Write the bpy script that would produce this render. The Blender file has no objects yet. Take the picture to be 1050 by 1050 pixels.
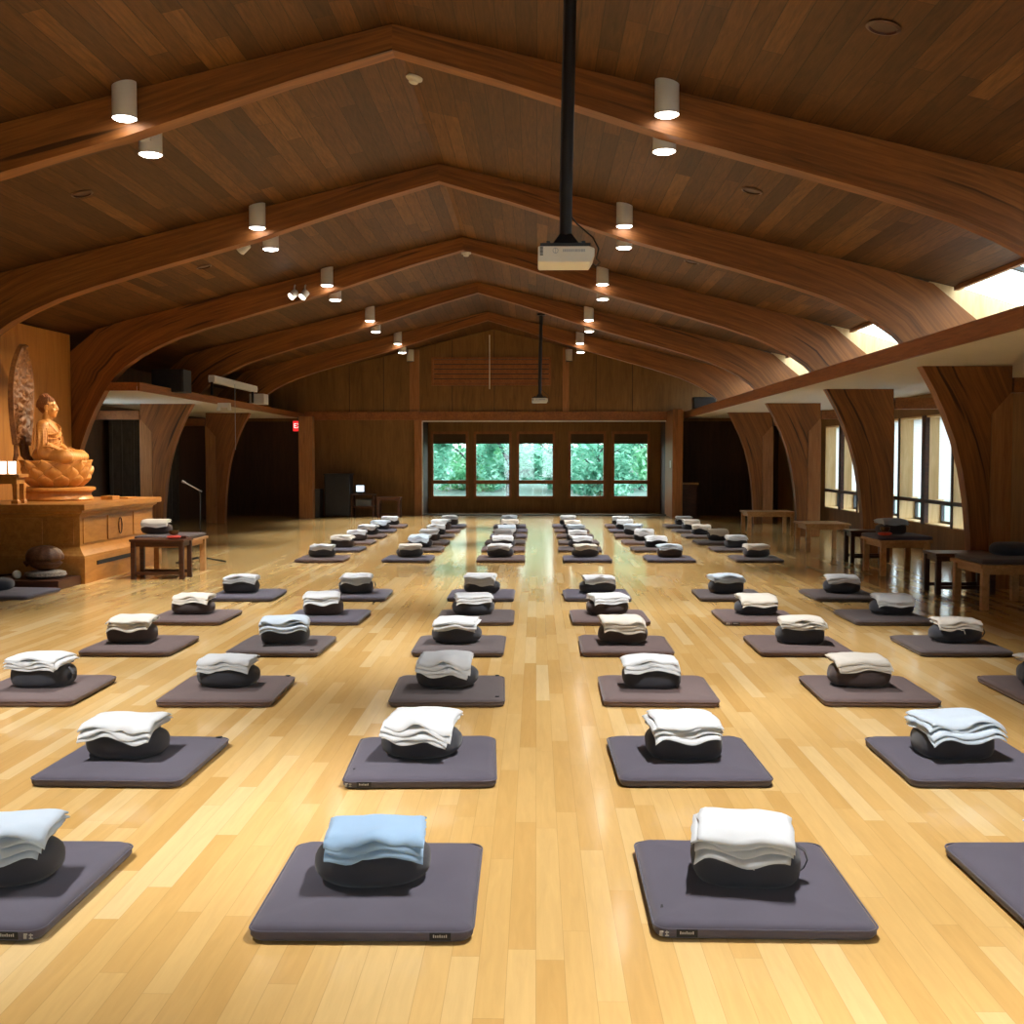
import bpy, bmesh, math, random
from mathutils import Vector, Matrix, Euler, noise
PI = math.pi
rnd = random.Random(7)
SC = bpy.context.scene
COL = SC.collection

# ------------------------------------------------------------------ camera
FPX = 1150.0
CAM_Z = 1.5
PITCH = math.atan(55 / FPX)
YAW = math.atan(25 / FPX)
cd = bpy.data.cameras.new('camera')
cam = bpy.data.objects.new('camera', cd)
COL.objects.link(cam)
cam.location = (0, 0, CAM_Z)
cam.rotation_euler = (PI / 2 - PITCH, 0, YAW)
cd.sensor_width = 36.0
cd.lens = 36.0 * FPX / 1050.0
cd.clip_end = 300
SC.camera = cam
CR = cam.rotation_euler.to_matrix()


def ray(px, py):
    return CR @ Vector(((px - 525) / FPX, (525 - py) / FPX, -1))


def on_z(px, py, z=0.0):
    d = ray(px, py)
    t = (z - CAM_Z) / d.z
    return Vector((d.x * t, d.y * t, z))


def on_y(px, py, y):
    d = ray(px, py)
    t = y / d.y
    return Vector((d.x * t, y, CAM_Z + d.z * t))


# ------------------------------------------------------------------ nodes
class NT:
    def __init__(s, name):
        s.m = bpy.data.materials.new(name)
        s.m.use_nodes = True
        s.t = s.m.node_tree
        s.t.nodes.clear()
        s.out = s.n('ShaderNodeOutputMaterial')

    def n(s, typ, **kw):
        nd = s.t.nodes.new(typ)
        for k, v in kw.items():
            setattr(nd, k, v)
        return nd

    def l(s, a, b):
        s.t.links.new(a, b)

    def val(s, sock, v):
        if hasattr(v, 'is_output') or isinstance(v, bpy.types.NodeSocket):
            s.l(v, sock)
        else:
            sock.default_value = v

    def math(s, op, a, b=0.0, c=None):
        nd = s.n('ShaderNodeMath', operation=op)
        s.val(nd.inputs[0], a)
        s.val(nd.inputs[1], b)
        if c is not None:
            s.val(nd.inputs[2], c)
        return nd.outputs[0]

    def mix(s, f, a, b, mode='MIX'):
        nd = s.n('ShaderNodeMix', data_type='RGBA', blend_type=mode)
        s.val(nd.inputs[0], f)
        s.val(nd.inputs[6], a)
        s.val(nd.inputs[7], b)
        return nd.outputs[2]

    def coords(s, kind='Object'):
        return s.n('ShaderNodeTexCoord').outputs[kind]

    def mapping(s, vec, scale=(1, 1, 1), loc=(0, 0, 0), rot=(0, 0, 0)):
        nd = s.n('ShaderNodeMapping')
        s.l(vec, nd.inputs[0])
        nd.inputs['Location'].default_value = loc
        nd.inputs['Rotation'].default_value = rot
        nd.inputs['Scale'].default_value = scale
        return nd.outputs[0]

    def noise(s, vec, scale=5, detail=4, rough=.55, dist=0.0):
        nd = s.n('ShaderNodeTexNoise')
        s.l(vec, nd.inputs['Vector'])
        nd.inputs['Scale'].default_value = scale
        nd.inputs['Detail'].default_value = detail
        nd.inputs['Roughness'].default_value = rough
        nd.inputs['Distortion'].default_value = dist
        return nd.outputs['Fac']

    def ramp(s, fac, stops):
        nd = s.n('ShaderNodeValToRGB')
        s.l(fac, nd.inputs[0])
        cr = nd.color_ramp
        while len(cr.elements) > len(stops):
            cr.elements.remove(cr.elements[-1])
        while len(cr.elements) < len(stops):
            cr.elements.new(1)
        for e, (p, c) in zip(cr.elements, stops):
            e.position = p
            e.color = c if len(c) == 4 else (*c, 1)
        return nd.outputs[0]

    def bsdf(s, color, rough=.5, spec=.5, metal=0, coat=0, coat_rough=.1, bump=None, bump_str=.2, bump_dist=.01, sheen=0):
        b = s.n('ShaderNodeBsdfPrincipled')
        s.val(b.inputs['Base Color'], color if not isinstance(color, tuple) or len(color) == 4 else (*color, 1))
        s.val(b.inputs['Roughness'], rough)
        b.inputs['Specular IOR Level'].default_value = spec
        b.inputs['Metallic'].default_value = metal
        b.inputs['Coat Weight'].default_value = coat
        b.inputs['Coat Roughness'].default_value = coat_rough
        b.inputs['Sheen Weight'].default_value = sheen
        if bump is not None:
            bp = s.n('ShaderNodeBump')
            bp.inputs['Strength'].default_value = bump_str
            bp.inputs['Distance'].default_value = bump_dist
            s.l(bump, bp.inputs['Height'])
            s.l(bp.outputs[0], b.inputs['Normal'])
        s.l(b.outputs[0], s.out.inputs[0])
        return b


def lin(r, g, b):
    f = lambda c: (c / 255 / 12.92) if c / 255 <= .04045 else ((c / 255 + .055) / 1.055) ** 2.4
    return (f(r), f(g), f(b), 1)


def mat_planks(name, w, L, stops, gap=.03, gap_dark=.35, rough=.3, spec=.5, coat=0, grain=.25, gap_bump=.3, swap=False):
    s = NT(name)
    sep = s.n('ShaderNodeSeparateXYZ')
    s.l(s.coords(), sep.inputs[0])
    X, Y = (sep.outputs[1], sep.outputs[0]) if swap else (sep.outputs[0], sep.outputs[1])
    u = s.math('DIVIDE', X, w)
    iu = s.math('FLOOR', u)
    fu = s.math('FRACT', u)
    wn = s.n('ShaderNodeTexWhiteNoise', noise_dimensions='1D')
    s.l(iu, wn.inputs['W'])
    v = s.math('ADD', s.math('DIVIDE', Y, L), s.math('MULTIPLY', wn.outputs['Value'], 7.31))
    iv = s.math('FLOOR', v)
    fv = s.math('FRACT', v)
    cmb = s.n('ShaderNodeCombineXYZ')
    s.l(iu, cmb.inputs[0])
    s.l(iv, cmb.inputs[1])
    wn2 = s.n('ShaderNodeTexWhiteNoise', noise_dimensions='2D')
    s.l(cmb.outputs[0], wn2.inputs['Vector'])
    base = s.ramp(wn2.outputs['Value'], stops)
    # grain, shifted per plank
    off = s.n('ShaderNodeVectorMath', operation='MULTIPLY_ADD')
    s.l(wn2.outputs['Color'], off.inputs[0])
    off.inputs[1].default_value = (31, 17, 9)
    s.l(s.mapping(s.coords(), scale=((3.0, 38, 38) if swap else (38, 3.0, 38))), off.inputs[2])
    g1 = s.noise(off.outputs[0], scale=1.0, detail=5, rough=.6, dist=.6)
    g = s.ramp(g1, [(.25, (1 - grain,) * 3), (.75, (1 + grain * .4,) * 3)])
    colr = s.mix(1.0, base, g, 'MULTIPLY')
    # gaps
    du = s.math('ABSOLUTE', s.math('SUBTRACT', fu, .5))
    gu = s.math('GREATER_THAN', du, .5 - gap / 2)
    dv = s.math('ABSOLUTE', s.math('SUBTRACT', fv, .5))
    gv = s.math('GREATER_THAN', dv, .5 - gap * w / L / 2)
    gg = s.math('MAXIMUM', gu, gv)
    colr = s.mix(s.math('MULTIPLY', gg, 1 - gap_dark), colr, (0.02, 0.01, 0.004, 1))
    hgt = s.math('SUBTRACT', s.math('MULTIPLY', g1, .15), gg)
    s.bsdf(colr, rough=rough, spec=spec, coat=coat, coat_rough=.10, bump=hgt if gap_bump else None, bump_str=gap_bump, bump_dist=.004)
    return s.m


def mat_wood(name, c_dark, c_mid, c_light, scale=(3, 40, 40), rough=.45, spec=.4, kind='Object', knots=0.0, bump=.1, coat=0):
    s = NT(name)
    v = s.mapping(s.coords(kind), scale=scale)
    g = s.noise(v, scale=1, detail=6, rough=.62, dist=.8)
    g2 = s.noise(s.mapping(s.coords(kind), scale=tuple(a * .16 for a in scale)), scale=1, detail=2)
    f = s.math('ADD', s.math('MULTIPLY', g, .65), s.math('MULTIPLY', g2, .35))
    c = s.ramp(f, [(.3, c_dark), (.5, c_mid), (.7, c_light)])
    if knots:
        k = s.noise(s.mapping(s.coords(kind), scale=tuple(a * .42 for a in scale), loc=(5, 3, 1)), scale=1, detail=1, rough=.4)
        kk = s.ramp(k, [(.665, (0, 0, 0)), (.72, (1, 1, 1))])
        c = s.mix(s.math('MULTIPLY', kk, knots), c, tuple(x * .25 for x in c_dark[:3]) + (1,))
    s.bsdf(c, rough=rough, spec=spec, bump=g, bump_str=bump, bump_dist=.003, coat=coat)
    return s.m


def mat_fabric(name, col, var=.25, scale=900, rough=.95, bump=.25, sheen=.2, bump_dist=.002, big=6):
    s = NT(name)
    n1 = s.noise(s.coords(), scale=scale, detail=2)
    n2 = s.noise(s.coords(), scale=big, detail=3)
    f = s.math('ADD', s.math('MULTIPLY', n1, .4), s.math('MULTIPLY', n2, .6))
    a = tuple(x * (1 - var) for x in col[:3])
    b = tuple(min(1, x * (1 + var)) for x in col[:3])
    c = s.ramp(f, [(.3, a), (.7, b)])
    s.bsdf(c, rough=rough, spec=.2, bump=n1, bump_str=bump, bump_dist=bump_dist, sheen=sheen)
    return s.m


def mat_plain(name, col, rough=.5, spec=.5, metal=0, var=.06, scale=8):
    s = NT(name)
    n1 = s.noise(s.coords(), scale=scale, detail=3)
    c = s.ramp(n1, [(.3, tuple(x * (1 - var) for x in col[:3])), (.7, tuple(min(1, x * (1 + var)) for x in col[:3]))])
    s.bsdf(c, rough=rough, spec=spec, metal=metal)
    return s.m


def mat_emit(name, col, strength):
    s = NT(name)
    e = s.n('ShaderNodeEmission')
    e.inputs[0].default_value = (*col[:3], 1)
    e.inputs[1].default_value = strength
    s.l(e.outputs[0], s.out.inputs[0])
    return s.m


def mat_glass(name):
    s = NT(name)
    tr = s.n('ShaderNodeBsdfTransparent')
    tr.inputs[0].default_value = (.95, .98, .97, 1)
    gl = s.n('ShaderNodeBsdfGlossy')
    gl.inputs['Roughness'].default_value = .02
    mx = s.n('ShaderNodeMixShader')
    mx.inputs[0].default_value = .06
    s.l(tr.outputs[0], mx.inputs[1])
    s.l(gl.outputs[0], mx.inputs[2])
    s.l(mx.outputs[0], s.out.inputs[0])
    return s.m


def mat_translucent(name, col):
    s = NT(name)
    w = s.n('ShaderNodeTexWave', bands_direction='Z')
    s.l(s.coords(), w.inputs['Vector'])
    w.inputs['Scale'].default_value = 12
    c = s.ramp(w.outputs['Fac'], [(.0, tuple(x * .86 for x in col[:3])), (.6, col)])
    t = s.n('ShaderNodeBsdfTranslucent')
    s.l(c, t.inputs[0])
    d = s.n('ShaderNodeBsdfDiffuse')
    s.l(c, d.inputs[0])
    mx = s.n('ShaderNodeMixShader')
    mx.inputs[0].default_value = .3
    s.l(t.outputs[0], mx.inputs[1])
    s.l(d.outputs[0], mx.inputs[2])
    s.l(mx.outputs[0], s.out.inputs[0])
    return s.m


M = {}
M['floor'] = mat_planks('maple_floor', .085, 1.2, [(0, lin(204, 163, 97)), (.3, lin(212, 173, 107)), (.62, lin(217, 180, 116)), (.85, lin(221, 187, 126)), (1, lin(226, 197, 143))],
                        gap=.025, gap_dark=.78, rough=.19, spec=.5, coat=.35, grain=.10, gap_bump=.0)
M['ceil'] = mat_planks('ceiling_boards', .15, 2.6, [(0, lin(72, 45, 20)), (.4, lin(88, 56, 26)), (.85, lin(98, 63, 30)), (1, lin(116, 78, 40))],
                       gap=.05, gap_dark=.3, rough=.55, spec=.22, grain=.55, gap_bump=.5)
M['beam'] = mat_wood('laminated_beam', lin(84, 49, 20), lin(128, 78, 34), lin(158, 101, 48), scale=(1.3, 30, 30), kind='UV', knots=.8, rough=.5, spec=.35)
M['post'] = mat_wood('pale_post', lin(124, 78, 40), lin(156, 104, 58), lin(176, 124, 74), scale=(36, 36, 2.2), knots=.3)
M['trim'] = mat_wood('fascia_wood', lin(104, 60, 27), lin(138, 84, 41), lin(160, 104, 56), scale=(36, 2.2, 36), knots=.3)
M['plywood'] = mat_wood('plywood_wall', lin(98, 68, 34), lin(120, 86, 46), lin(136, 100, 56), scale=(14, 14, 1.6), rough=.6, spec=.3)
M['panel'] = mat_wood('golden_panel', lin(146, 92, 36), lin(178, 120, 53), lin(196, 140, 70), scale=(9, 9, 1.0), rough=.45, spec=.35)
M['reveal'] = mat_wood('pale_reveal_wood', lin(205, 172, 120), lin(222, 192, 142), lin(234, 208, 162), scale=(14, 14, 1.6), rough=.6)
M['altar'] = mat_wood('altar_wood', lin(142, 90, 36), lin(170, 116, 54), lin(186, 134, 70), scale=(14, 3, 14), rough=.4, spec=.4)
M['buddha'] = mat_wood('carved_wood', lin(166, 106, 46), lin(196, 134, 66), lin(212, 155, 86), scale=(10, 10, 3), rough=.38, spec=.4, bump=.05)
M['hair'] = mat_wood('dark_carved_wood', lin(104, 58, 24), lin(132, 78, 36), lin(156, 98, 50), scale=(50, 50, 50), rough=.6, bump=.5)
M['drum'] = mat_wood('carved_drum_wood', lin(52, 28, 14), lin(84, 50, 26), lin(112, 72, 40), scale=(60, 60, 60), rough=.6, bump=.8)
M['halo'] = mat_wood('carved_halo_wood', lin(70, 40, 17), lin(110, 68, 32), lin(150, 102, 56), scale=(22, 22, 22), rough=.55, bump=.9)
M['darkwood'] = mat_wood('dark_stained_wood', lin(44, 22, 12), lin(66, 35, 20), lin(88, 50, 30), scale=(4, 4, 30), rough=.4)
M['benchwood'] = mat_wood('bench_wood', lin(146, 104, 62), lin(178, 134, 84), lin(200, 158, 106), scale=(20, 3, 20), rough=.5)
M['white_ceiling'] = mat_plain('white_plaster', lin(226, 222, 216), rough=.85, spec=.2, var=.02)
M['white_paint'] = mat_plain('white_enamel', lin(232, 230, 222), rough=.45, var=.02)
M['black'] = mat_plain('black_metal', (.012, .012, .014), rough=.4, var=.2)
M['blackcab'] = mat_plain('black_cabinet', (.01, .01, .012), rough=.55, var=.3)
M['chrome'] = mat_plain('chrome', (.6, .6, .62), rough=.25, metal=1)
M['grey'] = mat_plain('grey_plastic', (.06, .065, .07), rough=.5)
M['silver'] = mat_plain('silver_print', (.42, .46, .52), rough=.5)
M['curtain'] = mat_fabric('dark_curtain', (.05, .045, .04), var=.3, scale=60)
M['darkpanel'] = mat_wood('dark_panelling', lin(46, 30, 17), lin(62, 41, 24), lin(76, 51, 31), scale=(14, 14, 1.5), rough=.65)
M['glass'] = mat_glass('window_glass')
M['shade'] = mat_translucent('white_shade', (.92, .92, .9))
M['blind'] = mat_fabric('brown_blind', (.07, .045, .025), var=.2, scale=80)
M['lens'] = mat_emit('lamp_lens', (1, .95, .86), 22)
M['candle'] = mat_emit('candle_glass', (1, .82, .62), 5)
M['screen'] = mat_emit('monitor_screen', (.75, .88, 1), 1.6)
M['exit_red'] = mat_emit('exit_red', (1, .03, .03), 1.0)
M['exit_white'] = mat_emit('exit_letters', (1, .75, .7), 1.6)
# cushions, mats, blankets
MATC = {'slate': mat_fabric('mat_cloth_cool_lit', (.088, .080, .108), var=.10),  # same mat cloth throughout
        'mauve': mat_fabric('mat_cloth_warm_lit', (.118, .082, .080), var=.10),
        'umber': mat_fabric('mat_cloth_dim_lit', (.090, .072, .074), var=.10)}
M['zafu'] = mat_fabric('charcoal_cushion_cloth', (.046, .049, .062), var=.16)
M['zafu_brown'] = mat_fabric('brown_cushion_cloth', (.066, .050, .050), var=.16)
M['tag'] = mat_plain('black_tag', (.006, .006, .008), rough=.7)
M['tagtext'] = mat_plain('tag_thread', (.4, .4, .4), rough=.8)
BLK = {'white': mat_fabric('white_blanket_cloth', (.60, .63, .66), var=.05, scale=500, bump=.4),
       'blue': mat_fabric('pale_blue_blanket_cloth', (.30, .46, .66), var=.06, scale=500, bump=.4),
       'cream': mat_fabric('cream_blanket_cloth', (.62, .59, .53), var=.05, scale=500, bump=.4),
       'ice': mat_fabric('ice_white_blanket_cloth', (.48, .57, .67), var=.05, scale=500, bump=.4)}
M['red'] = mat_fabric('red_silk', (.45, .05, .03), var=.2, scale=200)
M['bowl'] = mat_plain('bronze_bowl', (.10, .06, .03), rough=.3, metal=.8)
M['leafA'] = None


def mat_leaf(name, a, b, c):
    s = NT(name)
    n1 = s.noise(s.coords(), scale=1.4, detail=3)
    col = s.ramp(n1, [(.32, a), (.5, b), (.68, c)])
    d = s.n('ShaderNodeBsdfDiffuse')
    s.l(col, d.inputs[0])
    t = s.n('ShaderNodeBsdfTranslucent')
    s.l(col, t.inputs[0])
    mx = s.n('ShaderNodeMixShader')
    mx.inputs[0].default_value = .45
    s.l(d.outputs[0], mx.inputs[1])
    s.l(t.outputs[0], mx.inputs[2])
    s.l(mx.outputs[0], s.out.inputs[0])
    return s.m


M['leafA'] = mat_leaf('mint_leaves', (.13, .36, .26), (.30, .64, .50), (.58, .86, .76))
M['leafB'] = mat_leaf('green_leaves', (.10, .34, .18), (.23, .56, .34), (.42, .74, .52))
M['bark'] = mat_wood('tree_bark', (.05, .06, .06, 1), (.10, .12, .12, 1), (.16, .18, .18, 1), scale=(20, 20, 4), rough=.9, bump=.6)
M['lawn'] = mat_fabric('lawn', (.07, .15, .13), var=.3, scale=60, big=.7)
M['paving'] = mat_plain('grey_paving', (.16, .21, .29), rough=.9)


# ------------------------------------------------------------------ objects
def tag(o, label=None, cat=None, group=None, kind=None):
    if label: o['label'] = label
    if cat: o['category'] = cat
    if group: o['group'] = group
    if kind: o['kind'] = kind
    return o


def link(o, parent=None):
    COL.objects.link(o)
    if parent is not None:
        o.parent = parent
    return o


def empty(name, loc=(0, 0, 0), rz=0):
    o = bpy.data.objects.new(name, None)
    o.location = loc
    o.rotation_euler = (0, 0, rz)
    o.empty_display_size = .1
    return link(o)


class MB:
    """collects geometry for one mesh"""
    def __init__(s):
        s.v, s.f, s.uv = [], [], []

    def add(s, vs, fs):
        k = len(s.v)
        s.v += [tuple(p) for p in vs]
        s.f += [tuple(i + k for i in f) for f in fs]
        return s

    def box(s, x0, x1, y0, y1, z0, z1, M_=None):
        vs = [(x0, y0, z0), (x1, y0, z0), (x1, y1, z0), (x0, y1, z0), (x0, y0, z1), (x1, y0, z1), (x1, y1, z1), (x0, y1, z1)]
        if M_ is not None:
            vs = [M_ @ Vector(p) for p in vs]
        return s.add(vs, [(3, 2, 1, 0), (4, 5, 6, 7), (0, 1, 5, 4), (1, 2, 6, 5), (2, 3, 7, 6), (3, 0, 4, 7)])

    def lathe(s, prof, n=32, M_=None, cap=True):
        vs, fs = [], []
        for r, z in prof:
            for i in range(n):
                a = 2 * PI * i / n
                vs.append(Vector((r * math.cos(a), r * math.sin(a), z)))
        for j in range(len(prof) - 1):
            for i in range(n):
                i2 = (i + 1) % n
                fs.append((j * n + i, j * n + i2, (j + 1) * n + i2, (j + 1) * n + i))
        if cap:
            fs.append(tuple(reversed(range(n))))
            fs.append(tuple(range((len(prof) - 1) * n, len(prof) * n)))
        if M_ is not None:
            vs = [M_ @ p for p in vs]
        return s.add(vs, fs)

    def tube(s, pts, r, n=10):
        pts = [Vector(p) for p in pts]
        rs = r if isinstance(r, (list, tuple)) else [r] * len(pts)
        vs, fs = [], []
        for k, p in enumerate(pts):
            t = (pts[min(k + 1, len(pts) - 1)] - pts[max(k - 1, 0)])
            t = t.normalized() if t.length > 1e-9 else Vector((0, 0, 1))
            up = Vector((0, 0, 1)) if abs(t.z) < .95 else Vector((1, 0, 0))
            a = t.cross(up).normalized()
            b = t.cross(a).normalized()
            for i in range(n):
                w = 2 * PI * i / n
                vs.append(p + (a * math.cos(w) + b * math.sin(w)) * rs[k])
        for k in range(len(pts) - 1):
            for i in range(n):
                i2 = (i + 1) % n
                fs.append((k * n + i, k * n + i2, (k + 1) * n + i2, (k + 1) * n + i))
        fs.append(tuple(range(n)))
        fs.append(tuple(reversed(range((len(pts) - 1) * n, len(pts) * n))))
        return s.add(vs, fs)

    def ball(s, c, r, n=20, m=12, R=None):
        c = Vector(c)
        r = Vector(r) if isinstance(r, (tuple, list)) else Vector((r, r, r))
        vs, fs = [], []
        for j in range(m + 1):
            th = PI * j / m
            for i in range(n):
                a = 2 * PI * i / n
                p = Vector((r.x * math.sin(th) * math.cos(a), r.y * math.sin(th) * math.sin(a), r.z * math.cos(th)))
                if R is not None:
                    p = R @ p
                vs.append(c + p)
        for j in range(m):
            for i in range(n):
                i2 = (i + 1) % n
                fs.append((j * n + i, (j + 1) * n + i, (j + 1) * n + i2, j * n + i2))
        return s.add(vs, fs)

    def rings(s, loops, close=True):
        n = len(loops[0])
        vs = [p for lp in loops for p in lp]
        fs = []
        for j in range(len(loops) - 1):
            for i in range(n):
                i2 = (i + 1) % n
                fs.append((j * n + i, j * n + i2, (j + 1) * n + i2, (j + 1) * n + i))
        if close:
            fs.append(tuple(reversed(range(n))))
            fs.append(tuple(range((len(loops) - 1) * n, len(loops) * n)))
        return s.add(vs, fs)

    def rect_loft(s, cx0, cx1, cy0, cy1, levels):
        """levels: (outset, z)"""
        lp = [[(cx0 - o, cy0 - o, z), (cx1 + o, cy0 - o, z), (cx1 + o, cy1 + o, z), (cx0 - o, cy1 + o, z)] for o, z in levels]
        return s.rings(lp)

    def build(s, name, mat, parent=None, smooth=False, bevel=0, segs=2, sub=0, angle=40):
        me = bpy.data.meshes.new(name)
        me.from_pydata(s.v, [], s.f)
        bm = bmesh.new()
        bm.from_mesh(me)
        bmesh.ops.remove_doubles(bm, verts=bm.verts, dist=1e-5)
        bmesh.ops.recalc_face_normals(bm, faces=bm.faces)
        if bevel:
            es = [e for e in bm.edges if len(e.link_faces) == 2 and e.calc_face_angle(0) > .6]
            bmesh.ops.bevel(bm, geom=es, offset=bevel, segments=segs, affect='EDGES', profile=.5)
        bm.to_mesh(me)
        bm.free()
        me.materials.append(mat)
        if smooth:
            for p in me.polygons:
                p.use_smooth = True
            try:
                me.set_sharp_from_angle(angle=math.radians(angle))
            except Exception:
                pass
        o = bpy.data.objects.new(name, me)
        link(o, parent)
        if sub:
            md = o.modifiers.new('sub', 'SUBSURF')
            md.levels = md.render_levels = sub
        return o


def box(name, mat, x0, x1, y0, y1, z0, z1, parent=None, bevel=0.0):
    return MB().box(x0, x1, y0, y1, z0, z1).build(name, mat, parent, bevel=bevel)


def dup(root, name=None):
    """copy of a thing with its parts and sub-parts"""
    r = root.copy()
    COL.objects.link(r)
    for ch in root.children:
        c = ch.copy()
        COL.objects.link(c)
        c.parent = r
        for g in ch.children:
            d = g.copy()
            COL.objects.link(d)
            d.parent = c
    return r


# ------------------------------------------------------------------ dimensions of the hall
RX, RZ, SL = -1.12, 4.86, .24       # ridge x, ridge height, roof slope
BY = [0.3, 4.55, 8.82, 12.93, 17.17, 21.55, 25.85]   # laminated frames
BT = .18                             # frame thickness
HALF = 7.5                           # ridge to outer wall
SOF = 2.55                           # soffit height
EDGE = 4.98                          # ridge to soffit edge
YF, YB = 29.4, 30.85                 # gable plane, window plane
Y0 = -3.0
XL, XR = RX - HALF, RX + HALF
FRAMES = ['unseen rear', 'unseen overhead', 'nearest', 'second', 'third', 'fourth', 'fifth']
ORD = ['first', 'second', 'third', 'fourth', 'fifth', 'sixth', 'seventh', 'eighth', 'ninth', 'tenth', 'eleventh', 'twelfth']


def roof_z(d):
    return RZ - SL * d


def struct(o, label, cat):
    return tag(o, label, cat, kind='structure')


struct(box('floor', M['floor'], XL, XR, Y0, YB + .1, -.1, 0), 'glossy golden maple strip floor of the hall', 'floor')

# ceiling: two sloping sheets of boards (with thickness)
for sgn in (-1, 1):
    dmax = 6.75 if sgn < 0 else 5.88
    b = MB()
    pr = [(0, RZ), (dmax, roof_z(dmax)), (dmax, roof_z(dmax) + .05), (0, RZ + .05)]
    lo = [(RX + sgn * d, Y0, z) for d, z in pr]
    hi = [(RX + sgn * d, YF + .05, z) for d, z in pr]
    b.rings([lo, hi])
    o = b.build('ceiling', M['ceil'])
    struct(o, 'left ceiling slope of dark brown boards over the statue' if sgn < 0 else 'right ceiling slope of dark brown boards beside the skylights', 'ceiling')

# laminated frames
INNER = [(0, 4.66), (.8, 4.43), (1.5, 4.205), (2.1, 4.01), (2.9, 3.79), (3.4, 3.65), (3.95, 3.49), (4.4, 3.34), (4.7, 3.21), (4.95, 3.08), (5.2, 2.91), (5.38, 2.73),
         (5.52, 2.53), (5.66, 2.28), (5.79, 2.0), (5.9, 1.7), (5.99, 1.36), (6.05, 1.0), (6.09, .6), (6.12, 0)]


def frame_outer(i, wide):
    d, z = INNER[i]
    if d < 5.2:
        return (d * 1.04, roof_z(d * 1.04) - .004)
    m = {12: (6.53, 2.60), 11: (6.18, 3.02), 10: (5.62, 3.48)}
    if i in m:
        return (m[i][0], min(m[i][1], roof_z(m[i][0]) - .01))
    if i == 13:
        return (6.53, 2.26)
    w = 6.55 if wide else 6.30
    return (w, z)


def make_frame(y, wide, name, label):
    """one arch, both halves, UV u along the wood"""
    vs, fs, uvs = [], [], []
    n = len(INNER)
    for sgn in (-1, 1):
        base = len(vs)
        Ls = 0
        for i in range(n):
            if i:
                Ls += math.dist(INNER[i], INNER[i - 1])
            a, b_ = INNER[i], frame_outer(i, wide)
            for (d, z, t) in ((*a, 0), (*b_, 1)):
                for yy in (y, y + BT):
                    vs.append((RX + sgn * d, yy, z))
                    uvs.append((Ls * 1.0 + (40 if sgn > 0 else 0) + y, (t * math.dist(a, b_)) + .4 * (yy - y) + sgn * 9 + y * 1.7))
        for i in range(n - 1):
            p, q = base + 4 * i, base + 4 * (i + 1)
            fs += [(p, q, q + 2, p + 2), (p + 1, p + 3, q + 3, q + 1), (p, p + 1, q + 1, q), (p + 2, q + 2, q + 3, p + 3)]
        e = base + 4 * (n - 1)
        fs.append((e, e + 1, e + 3, e + 2))
    me = bpy.data.meshes.new(name)
    me.from_pydata(vs, [], fs)
    ul = me.uv_layers.new(name='UVMap')
    for lp in me.loops:
        ul.data[lp.index].uv = uvs[lp.vertex_index]
    bm = bmesh.new()
    bm.from_mesh(me)
    bmesh.ops.recalc_face_normals(bm, faces=bm.faces)
    bm.to_mesh(me)
    bm.free()
    me.materials.append(M['beam'])
    for p in me.polygons:
        p.use_smooth = True
    me.set_sharp_from_angle(angle=math.radians(35))
    o = bpy.data.objects.new(name, me)
    link(o)
    return struct(o, label, 'beam')


for k, y in enumerate(BY):
    lab = 'laminated wooden arch frame spanning the hall, ' + (['behind the camera', 'just above the camera', 'nearest of those in view', 'second of those in view', 'third in view, past the altar',
                                                               'fourth in view', 'fifth in view, nearest the far gable'][k])
    make_frame(y, y == BY[4], 'ceiling_beam', lab)
    for sgn in (-1, 1):
        side = 'left' if sgn < 0 else 'right'
        xs = sorted((RX + sgn * 6.31, RX + sgn * 6.55))
        if y != BY[4]:
            struct(box('pillar', M['post'], xs[0], xs[1], y + .01, y + BT + .05, 0, 2.24, bevel=.006),
                   f'square pale wooden post beside the {side} foot of the {FRAMES[k]} arch frame in view', 'post')
        xs = sorted((RX + sgn * 6.56, RX + sgn * (HALF - .01)))
        struct(box('lintel', M['trim'], xs[0], xs[1], y + .02, y + BT - .02, 2.25, 2.42, bevel=.005),
               f'wooden header from {side} foot of the {FRAMES[k]} arch frame to the side wall', 'header')

# side aisles: soffit slab, fascia, outer walls
for sgn in (-1, 1):
    side = 'left' if sgn < 0 else 'right'
    xs = sorted((RX + sgn * (EDGE + .04), RX + sgn * (HALF + .1)))
    YS = BY[4] + .02 if sgn < 0 else Y0      # the altar bay is open to the roof
    struct(box('ceiling', M['white_ceiling'], xs[0], xs[1], YS, YF + (.45 if sgn > 0 else .1), SOF, SOF + .06), f'white lowered aisle soffit along the {side} side', 'soffit')
    xs = sorted((RX + sgn * EDGE, RX + sgn * (EDGE + .04)))
    struct(box('trim_1' if sgn < 0 else 'trim_2', M['trim'], xs[0], xs[1], YS, YF, SOF - .01, SOF + (.12 if sgn < 0 else .165)),
           f'long wooden fascia edging the {side} aisle soffit', 'trim')
    if sgn < 0:
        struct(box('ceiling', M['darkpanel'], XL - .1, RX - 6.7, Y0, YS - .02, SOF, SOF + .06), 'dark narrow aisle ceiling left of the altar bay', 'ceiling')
        struct(box('trim_20', M['trim'], RX - 5.62, RX - EDGE - .045, YS - .012, YS - .002, SOF - .01, SOF + .12), 'short wooden fascia closing the near end of the left soffit', 'trim')
    # upper side wall between shelf and roof
    xs = sorted((RX + sgn * 6.75, RX + sgn * 6.85))
    struct(box('wall_left_upper' if sgn < 0 else 'wall_right_upper', M['plywood'], xs[0], xs[1], Y0, YF, SOF + .06, 3.6 if sgn < 0 else roof_z(5.88) - .31 * .95),
           f'narrow upper wall above the {side} soffit shelf', 'wall')

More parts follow.
